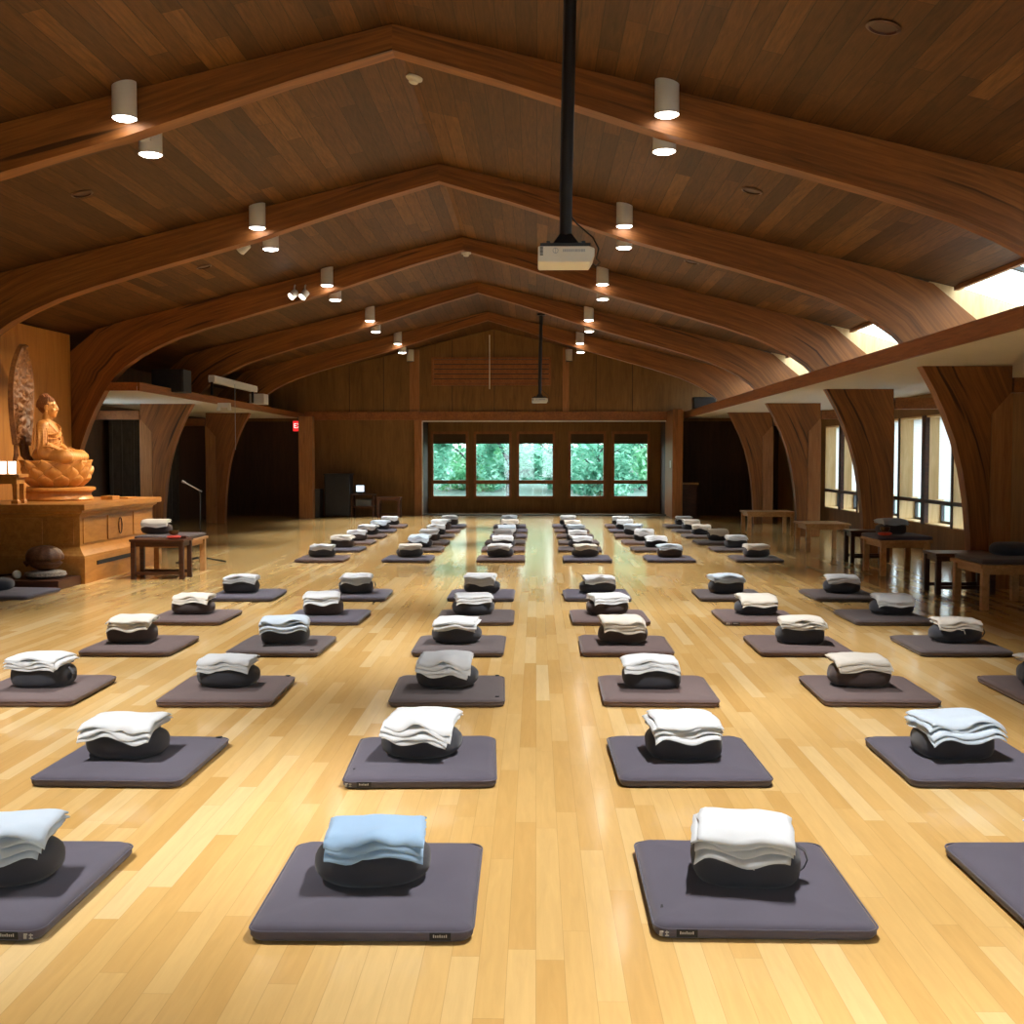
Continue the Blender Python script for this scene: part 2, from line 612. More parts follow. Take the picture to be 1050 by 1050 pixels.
# left outer wall with one window opening
wl0, wl1, wz0, wz1 = 20.0, 21.2, 1.0, 2.25
b = MB()
b.box(XL - .12, XL, Y0, wl0, 0, SOF).box(XL - .12, XL, wl1, YF, 0, SOF).box(XL - .12, XL, wl0, wl1, 0, wz0).box(XL - .12, XL, wl0, wl1, wz1, SOF)
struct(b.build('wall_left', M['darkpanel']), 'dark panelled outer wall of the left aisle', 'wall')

# right outer wall: solid below sill and above head, piers between the units
WZ0, WZM, WZ1 = .42, .80, 2.20
UN, U0 = 1.27, 16.07
NUN = 7
b = MB()
b.box(XR, XR + .33, Y0, YF + .45, 0, WZ0).box(XR, XR + .33, Y0, YF + .45, WZ1, SOF)
b.box(XR, XR + .33, Y0, U0, WZ0, WZ1).box(XR, XR + .33, U0 + NUN * UN, YF + .45, WZ0, WZ1)
struct(b.build('wall_right', M['plywood']), 'plywood outer wall of the right aisle below and above its windows', 'wall')
# rear wall behind the camera, with a row of large windows letting daylight in
b = MB()
bw = [(-1.9, -0.1), (0.3, 2.1)]
ed = [XL] + [e for p in bw for e in p] + [XR]
for i in range(0, len(ed), 2):
    b.box(ed[i], ed[i + 1], Y0 - .12, Y0, .35, 2.45)
b.box(XL, XR, Y0 - .12, Y0, 0, .35).box(XL, XR, Y0 - .12, Y0, 2.45, 5.0)
struct(b.build('wall_back', M['plywood']), 'plywood end wall with windows behind the camera', 'wall')
for i, (xa, xb) in enumerate(bw):
    w = empty('window_%d' % (30 + i), ((xa + xb) / 2, Y0, .35))
    tag(w, f'large window in the end wall behind the camera, {ORD[i]} from the left', 'window', 'windows behind the camera', 'structure')
    hw = (xb - xa) / 2
    MB().box(-hw, -hw + .05, -.1, .02, 0, 2.1).box(hw - .05, hw, -.1, .02, 0, 2.1).box(-hw + .05, hw - .05, -.1, .02, 0, .05).box(-hw + .05, hw - .05, -.1, .02, 2.05, 2.1).build('window_frame', M['trim'], w)
    MB().box(-hw + .05, hw - .05, -.06, -.054, .05, 2.05).build('pane', M['glass'], w)

# gable wall at the far end
OX0, OX1 = -2.98, 3.40
OZ = 2.47
b = MB()
b.box(-6.07, OX0, YF, YF + .1, 0, OZ)
pts = [(-6.1, OZ), (RX + 6.75, OZ), (RX + 6.75, roof_z(6.75)), (RX, RZ), (RX - 6.75, roof_z(6.75)), (RX - 6.75, OZ)]
b.rings([[(x, YF, z) for x, z in pts[1:]], [(x, YF + .1, z) for x, z in pts[1:]]])
struct(b.build('wall_far', M['plywood']), 'plywood gable wall at the far end of the hall', 'wall')
# dark closing walls of both aisles at the far end
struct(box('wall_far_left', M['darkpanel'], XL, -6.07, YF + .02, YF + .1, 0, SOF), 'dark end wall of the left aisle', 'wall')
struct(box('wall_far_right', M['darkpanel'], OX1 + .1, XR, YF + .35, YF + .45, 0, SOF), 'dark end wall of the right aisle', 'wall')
# plywood seams, posts, louvre
struct(box('trim_3', M['trim'], -6.07, 3.45, YF - .05, YF, 2.50, 2.72, bevel=.006), 'horizontal wooden header across the far gable wall', 'trim')
for i, (xa, xb, lab) in enumerate([(-3.32, -3.06, 'left'), (.68, .85, 'right')]):
    struct(box('trim_%d' % (4 + i), M['post'], xa, xb, YF - .035, YF, 2.72, roof_z(abs((xa + xb) / 2 - RX)) - .03), f'upright wooden batten on the {lab} of the gable louvre', 'trim')
struct(box('trim_6', M['post'], -3.2, -3.0, YF - .06, YF + .02, 0, 2.50, bevel=.006), 'wooden post at the left edge of the window alcove', 'post')
struct(box('trim_7', M['white_paint'], -2.99, 3.38, YF - .03, YF + .02, 2.455, 2.485), 'thin white strip painted as the lit underside of the far header', 'trim')  # white colour stands in for light on the header's underside
struct(box('trim_8', M['white_paint'], -3.0, -2.975, YF - .03, YF + .02, .02, 2.455), 'thin pale upright strip at the left of the alcove', 'trim')
for i, x in enumerate((-4.9, -4.0, -2.2, -1.1, 1.55, 2.5)):
    struct(box('trim_%d' % (9 + i), M['darkpanel'], x - .008, x + .008, YF - .004, YF, 2.72, roof_z(abs(x - RX)) - .02),
           f'thin dark seam between gable plywood sheets, {ORD[i]} from the left', 'seam')
struct(box('pillar', M['post'], -5.90, -5.56, 27.75, 28.05, 0, 2.54, bevel=.006), 'wooden post at the far end of the left aisle beside the exit sign', 'post')
# right end: wing post
struct(box('pillar', M['post'], 3.40, 3.66, YF - 1.25, YF + .34, 0, 2.72, bevel=.006), 'pale wooden wing post at the right edge of the far windows', 'post')
# louvre panel
t = empty('gable_louvre', (-1.18, YF, 3.4))
tag(t, 'wide wooden louvre panel high on the far gable wall', 'louvre')
b = MB()
b.box(-1.56, 1.56, -.05, 0, 0, .05).box(-1.56, 1.56, -.05, 0, .68, .73).box(-1.56, -1.5, -.05, 0, .05, .68).box(1.5, 1.56, -.05, 0, .05, .68)
b.build('louvre_frame', M['trim'], t)
b = MB()
for i in range(5):
    b.box(-1.5, 1.5, -.03, -.005, .06 + i * .125, .06 + i * .125 + .105)
b.build('slats', M['trim'], t)
MB().box(-1.5, 1.5, -.004, -.001, .05, .68).build('gap_shade', M['blackcab'], t)  # black sheet put in as the shade between the slats
t = MB().tube([(-1.22, YF - .12, 4.7), (-1.22, YF - .12, 3.3)], .012, 8).build('hanging_rod', M['white_paint'])
tag(t, 'thin pale rod hanging from the ridge before the louvre', 'rod')

# window alcove at the far end
b = MB()
ax0, ax1 = OX0, OX1
wins = []
for (pa, pb) in ((443, 479), (487, 523.4), (531, 568), (584, 620), (628.6, 665)):
    wins.append((on_y(pa, 480, YB).x, on_y(pb, 480, YB).x))
zb, zm0, zm1, zt = .43, .80, .90, 2.20
# wall with openings
edges = [ax0] + [e for w in wins for e in w] + [ax1]
for i in range(0, len(edges), 2):
    b.box(edges[i], edges[i + 1], YB, YB + .12, zb, zt)
b.box(ax0, ax1, YB, YB + .12, 0, zb).box(ax0, ax1, YB, YB + .12, zt, SOF + .1)
struct(b.build('wall_far_alcove', M['plywood']), 'brown wall panels around the five far windows', 'wall')
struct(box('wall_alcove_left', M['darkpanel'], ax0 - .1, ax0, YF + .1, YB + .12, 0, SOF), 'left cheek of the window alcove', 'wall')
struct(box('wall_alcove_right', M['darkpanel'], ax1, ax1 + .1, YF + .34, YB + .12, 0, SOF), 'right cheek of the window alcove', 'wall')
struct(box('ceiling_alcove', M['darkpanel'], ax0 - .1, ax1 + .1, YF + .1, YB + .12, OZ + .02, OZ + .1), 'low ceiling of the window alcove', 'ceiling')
struct(box('baseboard_far', M['grey'], ax0, ax1, YF + .02, YF + .12, 0, .035, bevel=.005), 'low grey threshold strip along the window alcove', 'threshold')
for i, (xa, xb) in enumerate(wins):
    w = empty('window_%d' % (i + 1), ((xa + xb) / 2, YB, zb))
    tag(w, f'far window onto green trees, {ORD[i]} from the left of five', 'window', 'far windows', 'structure')
    hw = (xb - xa) / 2
    h = zt - zb
    b = MB()
    f = .035
    b.box(-hw - f, -hw + f, -.03, .1, -f, h + f).box(hw - f, hw + f, -.03, .1, -f, h + f)
    b.box(-hw + f, hw - f, -.03, .1, -f, f).box(-hw + f, hw - f, -.03, .1, h - f, h + f).box(-hw + f, hw - f, -.04, .1, zm0 - zb, zm1 - zb)
    b.build('window_frame', M['trim'], w)
    MB().box(-hw + f, hw - f, .05, .056, f, zm0 - zb).build('pane', M['glass'], w)
    MB().box(-hw + f, hw - f, .05, .056, zm1 - zb, h - f).build('pane', M['glass'], w)
    MB().box(-hw + f, hw - f, .0, .03, h - .3, h - f).build('blind', M['blind'], w)

# left aisle window
w = empty('window_6', (XL, (wl0 + wl1) / 2, wz0))
tag(w, 'narrow window with teal light in the dark left aisle wall', 'window', None, 'structure')
hw, h = (wl1 - wl0) / 2, wz1 - wz0
b = MB().box(-.1, .02, -hw, -hw + .06, 0, h).box(-.1, .02, hw - .06, hw, 0, h).box(-.1, .02, -hw + .06, hw - .06, 0, .06).box(-.1, .02, -hw + .06, hw - .06, h - .06, h)
b.build('window_frame', M['trim'], w)
MB().box(-.06, -.054, -hw + .06, hw - .06, .06, h - .06).build('pane', M['glass'], w)

# right aisle windows: deep reveals, white shades above, clear panes below
for i in range(NUN):
    ya = U0 + i * UN
    w = empty('window_%d' % (7 + i), (XR, ya + UN / 2, WZ0))
    tag(w, f'tall right aisle window in a deep pale reveal, {ORD[i]} from the near end', 'window', 'right aisle windows', 'structure')
    hw = UN / 2
    wide = .09 if i % 2 == 0 else .03
    h = WZ1 - WZ0
    hm = WZM - WZ0
    b = MB()
    b.box(-.02, .05, -hw - wide, -hw + wide, -.0, h)            # dark mullion on the near side
    b.box(-.015, .03, -hw + wide, hw - .03, hm - .03, hm + .03)          # rail
    b.build('window_frame', M['darkwood'], w)
    b = MB()
    D = .28
    n0, n1 = -hw + wide, hw - .05                                        # clear width of the opening
    b.box(.0, D + .04, n1, hw - .005, 0, h)                              # far cheek of the reveal
    b.box(.0, D + .04, n0 - .02, n0, 0, h)
    b.box(.0, D + .04, n0, n1, 0, .02)
    b.box(.0, D + .04, n0, n1, h - .03, h)
    b.build('reveal', M['reveal'], w)
    MB().box(D - .06, D - .055, n0, n1, hm + .03, h - .03).build('shade', M['shade'], w)
    MB().box(D, D + .006, n0, n1, .02, h - .03).build('pane', M['glass'], w)
    b = MB()
    b.box(D - .02, D + .03, n1 - .05, n1, .02, hm - .03).box(D - .02, D + .03, n0 + .0, n0 + .05, .02, hm - .03).box(D - .02, D + .03, n0 + .05, n1 - .05, .02, .06).box(D - .02, D + .03, n0 + .05, n1 - .05, hm - .07, hm - .03)
    b.build('sash', M['grey'], w)

# skylights in the right slope, one per bay
for k in range(len(BY)):
    ya = BY[k] + BT
    yb = (BY[k + 1] if k + 1 < len(BY) else YF)
    d0, d1 = 5.88, 6.90
    z0 = roof_z(d0)
    z1 = z0 - .31 * (d1 - d0)
    up = .02
    w = empty('window_%d' % (19 + k), (RX + d0, ya, z0))
    tag(w, f'sloping roof skylight above the right soffit, just beyond the {FRAMES[k]} arch frame', 'skylight', 'skylights', 'structure')
    Lb = yb - ya
    dx, dz = d1 - d0, z1 - z0
    b = MB()
    # inner upstand board along the ceiling edge
    b.box(-.03, .02, 0, Lb, -.05, 0)
    b.box(dx - .02, dx + .03, 0, Lb, dz - .06, dz + up)
    b.build('upstand', M['trim'], w)
    b = MB()
    ins = .10
    for yy in (-.10, Lb + .06):
        P = [(-.28, roof_z(5.60) - z0), (.27, 3.05 - z0), (.62, SOF + .07 - z0), (dx - .03, SOF + .07 - z0), (dx - .03, dz + up), (0, up), (-.28, roof_z(5.6) - z0 + .03)]
        b.rings([[(x, yy, z) for x, z in P], [(x, yy + .04, z) for x, z in P]])
    b.build('end_panel', M['reveal'], w)
    b = MB()
    A = [(0, 0, up), (dx, 0, dz + up), (dx, Lb, dz + up), (0, Lb, up)]
    b.rings([[(x, y, z + .02) for x, y, z in A], [(x, y, z + .026) for x, y, z in A]])
    b.build('pane', M['glass'], w)
    b = MB()
    nb = 2
    for q in range(1, nb + 1):
        yy = ins + (Lb - 2 * ins) * q / (nb + 1)
        A = [(0, yy - .03, up - .03), (dx, yy - .03, dz + up - .03), (dx, yy + .03, dz + up - .03), (0, yy + .03, up - .03)]
        b.rings([A, [(x, y, z + .045) for x, y, z in A]])
    b.build('glazing_bar', M['grey'], w)

# ------------------------------------------------------------------ floor mats, cushions, blankets
def rrect(hx, hy, r, n=10):
    pts = []
    for cx, cy, a0 in ((hx - r, hy - r, 0), (-hx + r, hy - r, 90), (-hx + r, -hy + r, 180), (hx - r, -hy + r, 270)):
        for i in range(n + 1):
            a = math.radians(a0 + 90 * i / n)
            pts.append((cx + r * math.cos(a), cy + r * math.sin(a)))
    return pts


def soft_slab(hx, hy, h, r, seed, dent=.006, wob=.004, crown=.006):
    """padded mat: rounded edges, a slight crown, soft dents"""
    levels = [(.030, .0), (.008, .004), (.0, h * .3), (.0, h * .62), (.006, h * .85), (.018, h * .97), (.04, h), (.09, h + crown * .5), (.16, h + crown), (.25, h + crown)]
    loops = []
    for ins, z in levels:
        lp = []
        for (x, y) in rrect(hx - ins, hy - ins, max(.012, r - ins * .4)):
            nz = noise.noise(Vector((x * 5 + seed * 13, y * 5, seed)))
            n2 = noise.noise(Vector((x * 3, y * 3 + seed * 7, 4 + seed)))
            zz = z + (nz * dent if z > h * .8 else 0)
            sc = 1 + n2 * wob * 3
            corner = (abs(x) / hx) ** 6 * (abs(y) / hy) ** 6
            lp.append((x * sc, y * sc, max(0, zz - corner * .012 * (z > h * .5))))
        loops.append(lp)
    # shrink the last loop to a small centre patch
    last = loops[-1]
    for k in (.6, .25, .02):
        loops.append([(x * k, y * k, z - .004 * (1 - k) + dent * .5 * noise.noise(Vector((x * k * 6, y * k * 6, seed)))) for x, y, z in last])
    return MB().rings(loops)


MW, ML, MH = .35, .40, .052        # half width, half length, height
mat_proto = []
for s in range(3):
    m_ = soft_slab(MW, ML, MH, .05, s + 1)
    o = m_.build('floor_mat', MATC['slate'], None, smooth=True, angle=70)
    mat_proto.append(o.data)
    bpy.data.objects.remove(o)
# piping seam running round the upper edge
pp = [(x, y, MH * .66) for x, y in rrect(MW + .001, ML + .001, .05)]
o = MB().tube(pp + [pp[0]], .0035, 6).build('piping', MATC['slate'])
pipe_me = o.data
bpy.data.objects.remove(o)
o = MB().box(-.033, .033, -.002, .0015, 0, .024).build('label_tag', M['tag'])
tag_me = o.data
bpy.data.objects.remove(o)
b = MB()
for i in range(7):
    b.box(-.022 + i * .0065, -.0185 + i * .0065, -.0028, -.002, .009, .009 + (.007 if i % 3 else .009))
o = b.build('tag_lettering', M['tagtext'])
tagtxt_me = o.data
bpy.data.objects.remove(o)
o = MB().box(-.012, .012, -.012, .012, 0, .004).build('corner_tuft', M['tag'])
tuft_me = o.data
bpy.data.objects.remove(o)
b = MB()
b.box(-.015, -.011, 0, .002, 0, .016).box(-.011, -.003, 0, .002, .012, .016).box(-.009, -.006, 0, .002, 0, .012)
b.box(.002, .014, 0, .002, .0, .003).box(.006, .009, 0, .002, .003, .016).box(.002, .014, 0, .002, .010, .013)
o = b.build('name_mark', M['tagtext'])
mark_me = o.data
bpy.data.objects.remove(o)

mat_slots = {}


def with_mat(me, mat):
    key = (me.name, mat.name)
    if key not in mat_slots:
        c = me.copy()
        c.materials.clear()
        c.materials.append(mat)
        mat_slots[key] = c
    return mat_slots[key]


def child(name, me, parent, loc=(0, 0, 0), rot=(0, 0, 0)):
    o = bpy.data.objects.new(name, me)
    o.location = loc
    o.rotation_euler = rot
    return link(o, parent)


def floor_mat(x, y, z, rz, colname, label, group, var=0, tagside=None, mark=False, tufts=()):
    o = bpy.data.objects.new('floor_mat', with_mat(mat_proto[var % 3], MATC[colname]))
    o.location = (x, y, z)
    o.rotation_euler = (0, 0, rz)
    link(o)
    tag(o, label, 'mat', group)
    child('piping', with_mat(pipe_me, MATC[colname]), o)
    if tagside:
        t = child('label_tag', tag_me, o, (tagside * (MW - .10), -ML - .0025, .012))
        child('tag_lettering', tagtxt_me, t)
        tag(t, 'small black woven label tag')
    if mark:
        tag(child('name_mark', mark_me, o, (tagside * (MW - .10) + (-.07 if tagside < 0 else .065), -ML - .003, .014)), 'white hand lettered name mark')
    for (sx, sy) in tufts:
        child('corner_tuft', tuft_me, o, (sx * (MW - .045), sy * (ML - .05), MH - .003), (0, 0, rnd.uniform(-.5, .5)))
    return o


# cushions -----------------------------------------------------------
def oval_cushion(hx, hy, h, seed, pleat=0.0, square=2.0, low=.5):
    n = 48
    loops = []
    levels = 14
    for j in range(levels + 1):
        t = j / levels
        a = -PI / 2 + PI * t
        z = h * .5 * (1 + math.copysign(abs(math.sin(a)) ** .8, math.sin(a)))
        r = max(.02, abs(math.cos(a)) ** low)
        lp = []
        for i in range(n):
            w = 2 * PI * i / n
            c, s_ = math.cos(w), math.sin(w)
            q = (abs(c) ** square + abs(s_) ** square) ** (-1 / square)
            x, y = hx * r * q * c, hy * r * q * s_
            k = 1 + pleat * math.sin(w * 16 + seed) * math.sin(PI * t) + .05 * noise.noise(Vector((c * 1.5 + seed * 3, s_ * 1.5, t * 2)))
            zz = z * (1 + .10 * noise.noise(Vector((x * 6, y * 6, seed * 5.0))))
            if t > .8 and pleat:
                zz -= .012 * (t - .8) / .2
            lp.append((x * k, y * k, max(0, zz)))
        loops.append(lp)
    return MB().rings(loops)


CUSH = [dict(hx=.20, hy=.150, h=.135, seed=1, pleat=0.0, square=2.3, low=.42),
        dict(hx=.195, hy=.165, h=.14, seed=2, pleat=.012, square=2.2, low=.42),
        dict(hx=.185, hy=.145, h=.135, seed=3, pleat=0.0, square=3.4, low=.22)]
cush_me = []
for c in CUSH:
    o = oval_cushion(**c).build('meditation_cushion', M['zafu'], None, smooth=True, angle=75)
    cush_me.append(o.data)
    bpy.data.objects.remove(o)
# carry strap loop on the side
o = MB()
for sx in (-.011, .011):
    pass
pts = [(.0, 0, .03), (.022, 0, .05), (.034, -.005, .08), (.024, -.01, .11), (.0, -.012, .125)]
vs, fs = [], []
for (x, y, z) in pts:
    vs += [(x, y - .013, z), (x, y + .013, z), (x + .004, y + .013, z), (x + .004, y - .013, z)]
for k in range(len(pts) - 1):
    for i in range(4):
        fs.append((k * 4 + i, k * 4 + (i + 1) % 4, k * 4 + 4 + (i + 1) % 4, k * 4 + 4 + i))
fs += [(3, 2, 1, 0), (16, 17, 18, 19)]
o = MB().add(vs, fs).build('carry_strap', M['zafu'], None, smooth=True)
strap_me = o.data
bpy.data.objects.remove(o)
# seam piping of the cushion
def cushion(kind, x, y, z, rz, brown, label, group, strap=False, s=1.0):
    c = CUSH[kind]
    o = bpy.data.objects.new('meditation_cushion', with_mat(cush_me[kind], M['zafu_brown'] if brown else M['zafu']))
    o.location = (x, y, z)
    o.rotation_euler = (0, 0, rz)
    o.scale = (s, s, s)
    link(o)
    tag(o, label, 'cushion', group)
    if strap:
        child('carry_strap', strap_me, o, (c['hx'] - .012, -.01, .0), (0, 0, -.2))
    return o


def cush_h(c, x, y):
    """height of the cushion top at x,y; None outside"""
    q = (abs(x / c['hx']) ** c['square'] + abs(y / c['hy']) ** c['square']) ** (1 / c['square'])
    if q >= 1:
        return None
    a = math.acos(min(1, q ** (1 / c['low'])))
    return c['h'] * .5 * (1 + math.sin(a) ** .8) * 1.04


def blanket_mesh(kind, seed):
    """a towel folded into layers, laid over a cushion and drooping at the edges"""
    c = CUSH[kind]
    rr = random.Random(seed * 101 + kind)
    hx = rr.uniform(.165, .188)
    hy = rr.uniform(.135, .16)
    layers = rr.choice((3, 3, 4))
    th = .0125
    n = 18
    amp = rr.uniform(.004, .011)
    rot = rr.uniform(-.10, .10)
    ph = rr.uniform(0, 6)
    mb = MB()
    zt = c['h'] * 1.03
    fwd = rr.uniform(.0, .022)

    def base(x, y):
        h = cush_h(c, x, y)
        drop = max(0, abs(y) / c['hy'] - .55) ** 1.6 * ((.11 if kind < 2 else .06) if y < 0 else .05) + max(0, abs(x) / c['hx'] - .70) ** 1.5 * .10
        zz = zt - drop
        if h is not None:
            zz = max(zz, h + .002)
        return zz
    for L in range(layers):
        kx = 1 - .03 * abs(L - layers / 2) + rr.uniform(-.03, .03)
        ky = 1 + rr.uniform(-.07, .05)
        oy = rr.uniform(-.006, .004) - .008 * (layers - 1 - L)
        ox = rr.uniform(-.01, .01)
        top, bot = [], []
        for j in range(n + 1):
            for i in range(n + 1):
                u, v = -1 + 2 * i / n, -1 + 2 * j / n
                # rounded slab thickness
                e = max(abs(u), abs(v))
                tk = th * (1 if e < .93 else .55)
                x = u * hx * kx + ox + .008 * noise.noise(Vector((v * 2 + L, seed, L * 3.1)))
                y = v * hy * ky + oy - fwd + .010 * noise.noise(Vector((u * 2.2 + L * 2, seed * 2, L)))
                xr, yr = x * math.cos(rot) - y * math.sin(rot), x * math.sin(rot) + y * math.cos(rot)
                edge = max(0, -v) ** 2
                wv = amp * (.35 + edge * 1.1) * math.sin(u * 4.2 + ph + L * .5) + amp * .6 * noise.noise(Vector((u * 2.6 + seed, v * 2.2, L * .4)))
                wv = max(wv, -.002 if cush_h(c, xr, yr) is not None else -.02)
                z0 = base(xr, yr) + L * (th + .0022 + .0025 * edge * (1 + math.sin(u * 5 + L * 2 + seed))) + wv + amp * .5
                bot.append((xr, yr, z0 + (th - tk) / 2))
                top.append((xr, yr, z0 + (th + tk) / 2))
        N = n + 1
        fs = []
        k = N * N
        for j in range(n):
            for i in range(n):
                a = j * N + i
                fs.append((k + a, k + a + 1, k + a + 1 + N, k + a + N))
                fs.append((a, a + N, a + 1 + N, a + 1))
        for i in range(n):
            fs.append((i, i + 1, k + i + 1, k + i))
            a = n * N + i
            fs.append((a + 1, a, k + a, k + a + 1))
            a = i * N
            fs.append((a + N, a, k + a, k + a + N))
            a = i * N + n
            fs.append((a, a + N, k + a + N, k + a))
        mb.add(bot + top, fs)
    return mb


blank_me = {}
for kind in range(3):
    for s in range(4):
        o = blanket_mesh(kind, s + 1).build('folded_blanket', BLK['white'], None, smooth=True, angle=80)
        blank_me[(kind, s)] = o.data
        bpy.data.objects.remove(o)
# loose drawstring hanging from a fold
o = MB().tube([(-.02, -.15, .135), (-.005, -.165, .12), (.012, -.168, .112), (.025, -.166, .118), (.03, -.17, .10), (.035, -.172, .085)], .002, 5).build('loose_thread', BLK['white'], None, smooth=True)
thread_me = o.data
bpy.data.objects.remove(o)


def blanket(kind, var, x, y, z, rz, colname, label, group, thread=False):
    o = bpy.data.objects.new('folded_blanket', with_mat(blank_me[(kind, var)], BLK[colname]))
    o.location = (x, y, z)
    o.rotation_euler = (0, 0, rz)
    link(o)
    tag(o, label, 'blanket', group)
    if thread:
        child('loose_thread', with_mat(thread_me, BLK[colname]), o)
    return o


# rows: front-edge pixel row, then per line (a..f): ('l' or 'r', pixel of that front corner, cushion pixel or None)
LINES = 'abcdef'
ROWS = [
    (965, {'b': ('r', 44, -3), 'c': ('l', 252, 380), 'd': ('r', 904, 768), 'e': ('l', 1062, None)}),
    (808, {'b': ('r', 186, 128), 'c': ('l', 347, 431), 'd': ('r', 793, 702), 'e': ('l', 937, 981)}),
    (725, {'a': ('r', 71, 41), 'b': ('l', 157, 231), 'c': ('l', 396, 458), 'd': ('l', 620, 669), 'e': ('l', 848, 884), 'f': ('l', 1053, 1082)}),
    (673.5, {'a': ('r', 173, 133), 'b': ('l', 231, 292), 'c': ('l', 421, 468), 'd': ('l', 597, 639), 'e': ('l', 781, 821), 'f': ('l', 945, 982)}),
    (641.5, {'a': ('r', 225, 196), 'b': ('r', 367, 331), 'c': ('l', 446, 485), 'd': ('l', 587, 623), 'e': ('l', 743, 776), 'f': ('l', 878, 916)}),
    (617, {'a': ('r', 278, 246), 'b': ('r', 394, 365), 'c': ('l', 458, 494), 'd': ('l', 579, 613), 'e': ('l', 719, 745), 'f': ('l', 837, 864)}),
    (577, {'a': ('l', 301, 330), 'b': ('l', 391, 420), 'c': ('l', 488, 513), 'd': ('l', 578, 600), 'e': ('l', 664, 687), 'f': ('l', 755, 776)}),
    (566.5, {'a': ('r', 368, 351), 'b': ('r', 452, 431), 'c': ('l', 493, 516), 'd': ('l', 573, 595), 'e': ('l', 650, 673), 'f': ('l', 733, 755)}),
    (559, {'a': ('r', 380, 365), 'b': ('r', 458, 440), 'c': ('l', 497, 518), 'd': ('l', 573, 592), 'e': ('l', 640, 661), 'f': ('l', 716, 737)}),
    (552.3, {'a': ('r', 392, 378), 'b': ('r', 464, 447), 'c': ('l', 502, 520), 'd': ('l', 571, 590), 'e': ('l', 632, 650), 'f': ('l', 703, 720)}),
    (546.6, {'a': ('r', 403, 390), 'b': ('r', 470, 453), 'c': ('l', 505, 523), 'd': ('l', 569, 587), 'e': ('l', 626, 641), 'f': ('l', 693, 709)}),
    (541.6, {'a': ('r', 414, 400), 'b': ('r', 476, 461), 'c': ('r', 539, 522), 'd': ('l', 567, 583), 'e': ('l', 622, 637), 'f': ('l', 683, 701)}),
]
LNAME = {'a': 'far left line', 'b': 'second line from left', 'c': 'third line from left', 'd': 'fourth line from left', 'e': 'fifth line from left', 'f': 'far right line'}
RNAME = ['front row', 'second row', 'third row', 'fourth row', 'fifth row', 'sixth row', 'seventh row', 'eighth row', 'ninth row', 'tenth row', 'eleventh row', 'last row']
# looks of the near ones, read from the photograph: mat tint for its light, cushion kind, brown cushion, blanket colour
LOOK = {(0, 'b'): ('slate', 0, 0, 'ice'), (0, 'c'): ('slate', 0, 0, 'blue'), (0, 'd'): ('slate', 2, 0, 'white'), (0, 'e'): ('slate', 0, 0, 'white'),
        (1, 'b'): ('slate', 0, 0, 'white'), (1, 'c'): ('slate', 1, 0, 'white'), (1, 'd'): ('slate', 2, 0, 'white'), (1, 'e'): ('slate', 2, 0, 'ice'),
        (2, 'a'): ('mauve', 2, 0, 'white'), (2, 'b'): ('mauve', 0, 0, 'white'), (2, 'c'): ('umber', 1, 0, 'white'), (2, 'd'): ('mauve', 2, 0, 'white'), (2, 'e'): ('mauve', 1, 1, 'cream'), (2, 'f'): ('mauve', 1, 0, 'cream'),
        (3, 'a'): ('mauve', 2, 1, 'cream'), (3, 'b'): ('umber', 2, 0, 'ice'), (3, 'c'): ('umber', 1, 0, 'white'), (3, 'd'): ('mauve', 1, 1, 'cream'), (3, 'e'): ('mauve', 2, 0, 'cream'), (3, 'f'): ('umber', 0, 0, 'cream'),
        (4, 'a'): ('mauve', 0, 1, 'cream'), (4, 'b'): ('slate', 2, 1, 'white'), (4, 'c'): ('umber', 1, 0, 'white'), (4, 'd'): ('mauve', 1, 1, 'white'), (4, 'e'): ('mauve', 0, 0, 'cream'), (4, 'f'): ('umber', 0, 0, 'white'),
        (5, 'a'): ('slate', 2, 0, 'white'), (5, 'b'): ('slate', 2, 0, 'white'), (5, 'c'): ('slate', 1, 0, 'white'), (5, 'd'): ('slate', 0, 0, 'white'), (5, 'e'): ('umber', 2, 0, 'ice'), (5, 'f'): ('umber', 1, 0, 'white')}
ROT = {(1, 'c'): 2.6, (0, 'c'): .6, (2, 'c'): 2.0, (2, 'e'): -1.2, (0, 'b'): -1.0}
TAGS = {(0, 'b'): (1, True), (0, 'c'): (1, False), (0, 'd'): (-1, True), (1, 'c'): (-1, True), (4, 'e'): (-1, True)}
TUFTS = {(0, 'd'): [(-1, -.75)], (1, 'b'): [(1, 1)], (1, 'c'): [(-1, -.7)], (2, 'b'): [(1, 1)], (2, 'c'): [(1, 1), (1, -.9)], (3, 'b'): [(1, -1)]}
STRAPS = {(0, 'd'), (2, 'a'), (0, 'e'), (3, 'f'), (5, 'b')}
MATN = {'slate': 'cool-light tinted', 'mauve': 'warm-light tinted', 'umber': 'dim-light tinted'}
BLN = {'white': 'white', 'ice': 'bluish white', 'cream': 'cream white', 'blue': 'pale blue'}
lk = random.Random(5)
